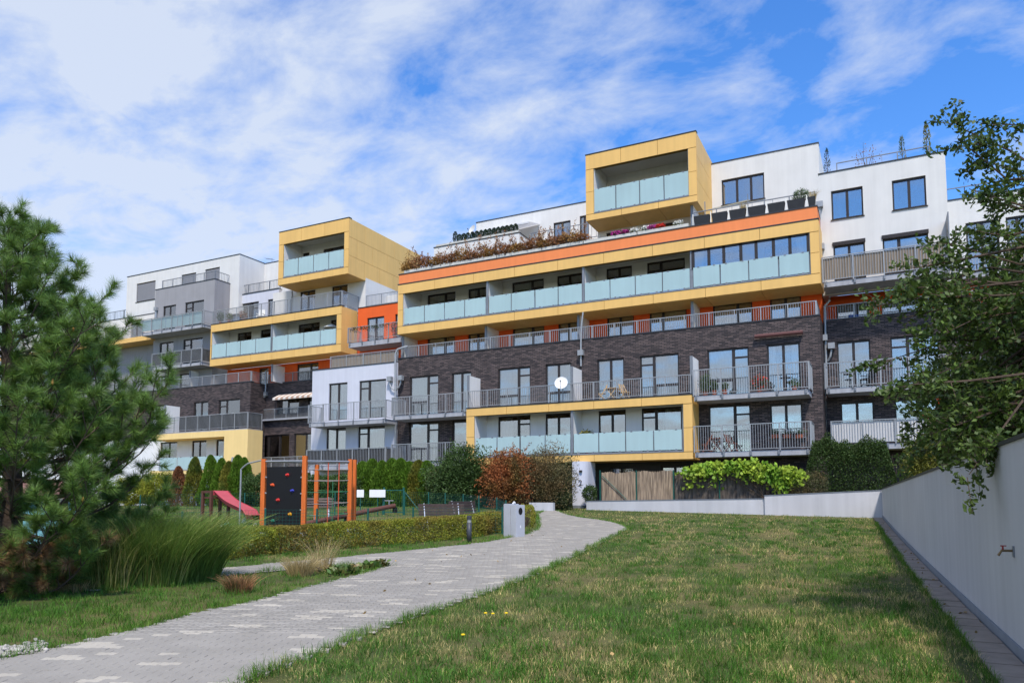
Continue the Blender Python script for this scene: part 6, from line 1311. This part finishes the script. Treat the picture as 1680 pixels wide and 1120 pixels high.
# plants on the roof of the right block
for px, h, m, lab, kind in ((1357, 1.7, MATS['dwarf_conifer_green'], 'slim spruce on the roof beside the white upper wall', 0),(1480, 1.6, MATS['thuja_yellowing'], 'thin yellowish conifer on the roof of the white block', 0),(1521, 2.0, MATS['thuja_yellowing'], 'tall narrow yellow-green plant at the roof corner of the white block', 1),(1420, 1.5, DRY, 'spindly bare shrub with few leaves on the white block roof', 2)):
    x = PX(px, 42.2, 19.5); b = (x, 42.2, 18.5)
    if kind == 0: conifer('roof_conifer', b, .22, h+.35, 260, m, lab, seed=int(px), L=.14, Wd=.03)
    elif kind == 1: conifer('roof_conifer', b, .17, h+.35, 300, m, lab, seed=int(px), L=.14, Wd=.05, round_=1.)
    else: shrub('roof_shrub', b, .75, .4, h+.3, 130, .1, .05, m, lab, seed=77, lump=.5)
# plants on other balconies
potted(362, 41.9, 15.67, .4, .8, DKG, 'leafy green potted plant on the left roof terrace by the grey wall', n=500); potted(376, 41.9, 15.67, .3, .6, WLEAF2, 'yellow-green potted plant on the left roof terrace', n=300); potted(399, 42.2, 15.67, .35, .75, RUST, 'reddish potted shrub behind the left terrace railing', n=400)
potted(648, 41.5, 12.76, .3, .9, DKG, 'tall potted plant with red flowers on the orange wall balcony', REDF, n=500)
gp = PX(576, 41.2, 13.8), PX(640, 41.2, 13.8); r = empty('garland', (gp[0], 41.15, 13.4), 'dark trailing plant hung along the railing of the orange wall balcony', 'plant'); P = np.stack([RNG.uniform(*gp, 420), 41.1+RNG.normal(size=420)*.04, 13.78-np.abs(RNG.normal(size=420))*.16], 1); V, F = leaf_quads(P, .1, .05, RNG); npmesh('leaves', V, F, IVY, r)
r = empty('parasol', fx(543, 42.3, 12.87), 'small white parasol in the left frosted glass loggia', 'parasol', world=False); MB().tube([(0, 0, 0), (0, 0, 1.75)], .02, 6).build('pole', STEELD, r); MB().lathe((0, 0, 1.45), [(.62, 0), (.6, .03), (.3, .2), (.02, .32)], 8).build('canopy', WHF, r)
tp_ = fx(460, 43.0, 12.87); r = empty('trellis', tp_, 'white trellis panel with green plant in the left loggia', 'trellis', world=False, rz=.5); mb = MB()
for k in range(6): mb.box(-.3+.12*k-.012, -.3+.12*k+.012, -.01, .01, .3, 2.2)
for k in range(9): mb.box(-.31, .31, -.012, .012, .35+.22*k, .37+.22*k)
mb.build('lattice', WHF, r); P = np.array([0, 0, 1.4])+RNG.normal(size=(160, 3))*[.12, .05, .4]; V, F = leaf_quads(P, .1, .06, RNG); npmesh('leaves', V, F, DKG, r)
# roof aerial
a = atY(446, 433, 47.2); r = empty('roof_aerial', (a[0], 47.2, a[2]-.05), 'thin television aerial on the roof beside the left yellow box', 'aerial'); mb = MB().tube([(a[0], 47.2, a[2]-.1), (a[0], 47.2, a[2]+.5)], .015, 5); mb.build('mast', STEELD, r); mb = MB().tube([(a[0]-.75, 47.2, a[2]+.6), (a[0]+.25, 47.2, a[2]+.35)], .012, 5)
for k in range(6): x = a[0]-.7+.17*k; mb.tube([(x, 46.95, a[2]+.58-.04*k), (x, 47.45, a[2]+.58-.04*k)], .008, 4)
mb.build('antenna_boom', STEELD, r)

for o in bpy.data.objects:
    if '_w' in o: del o['_w']
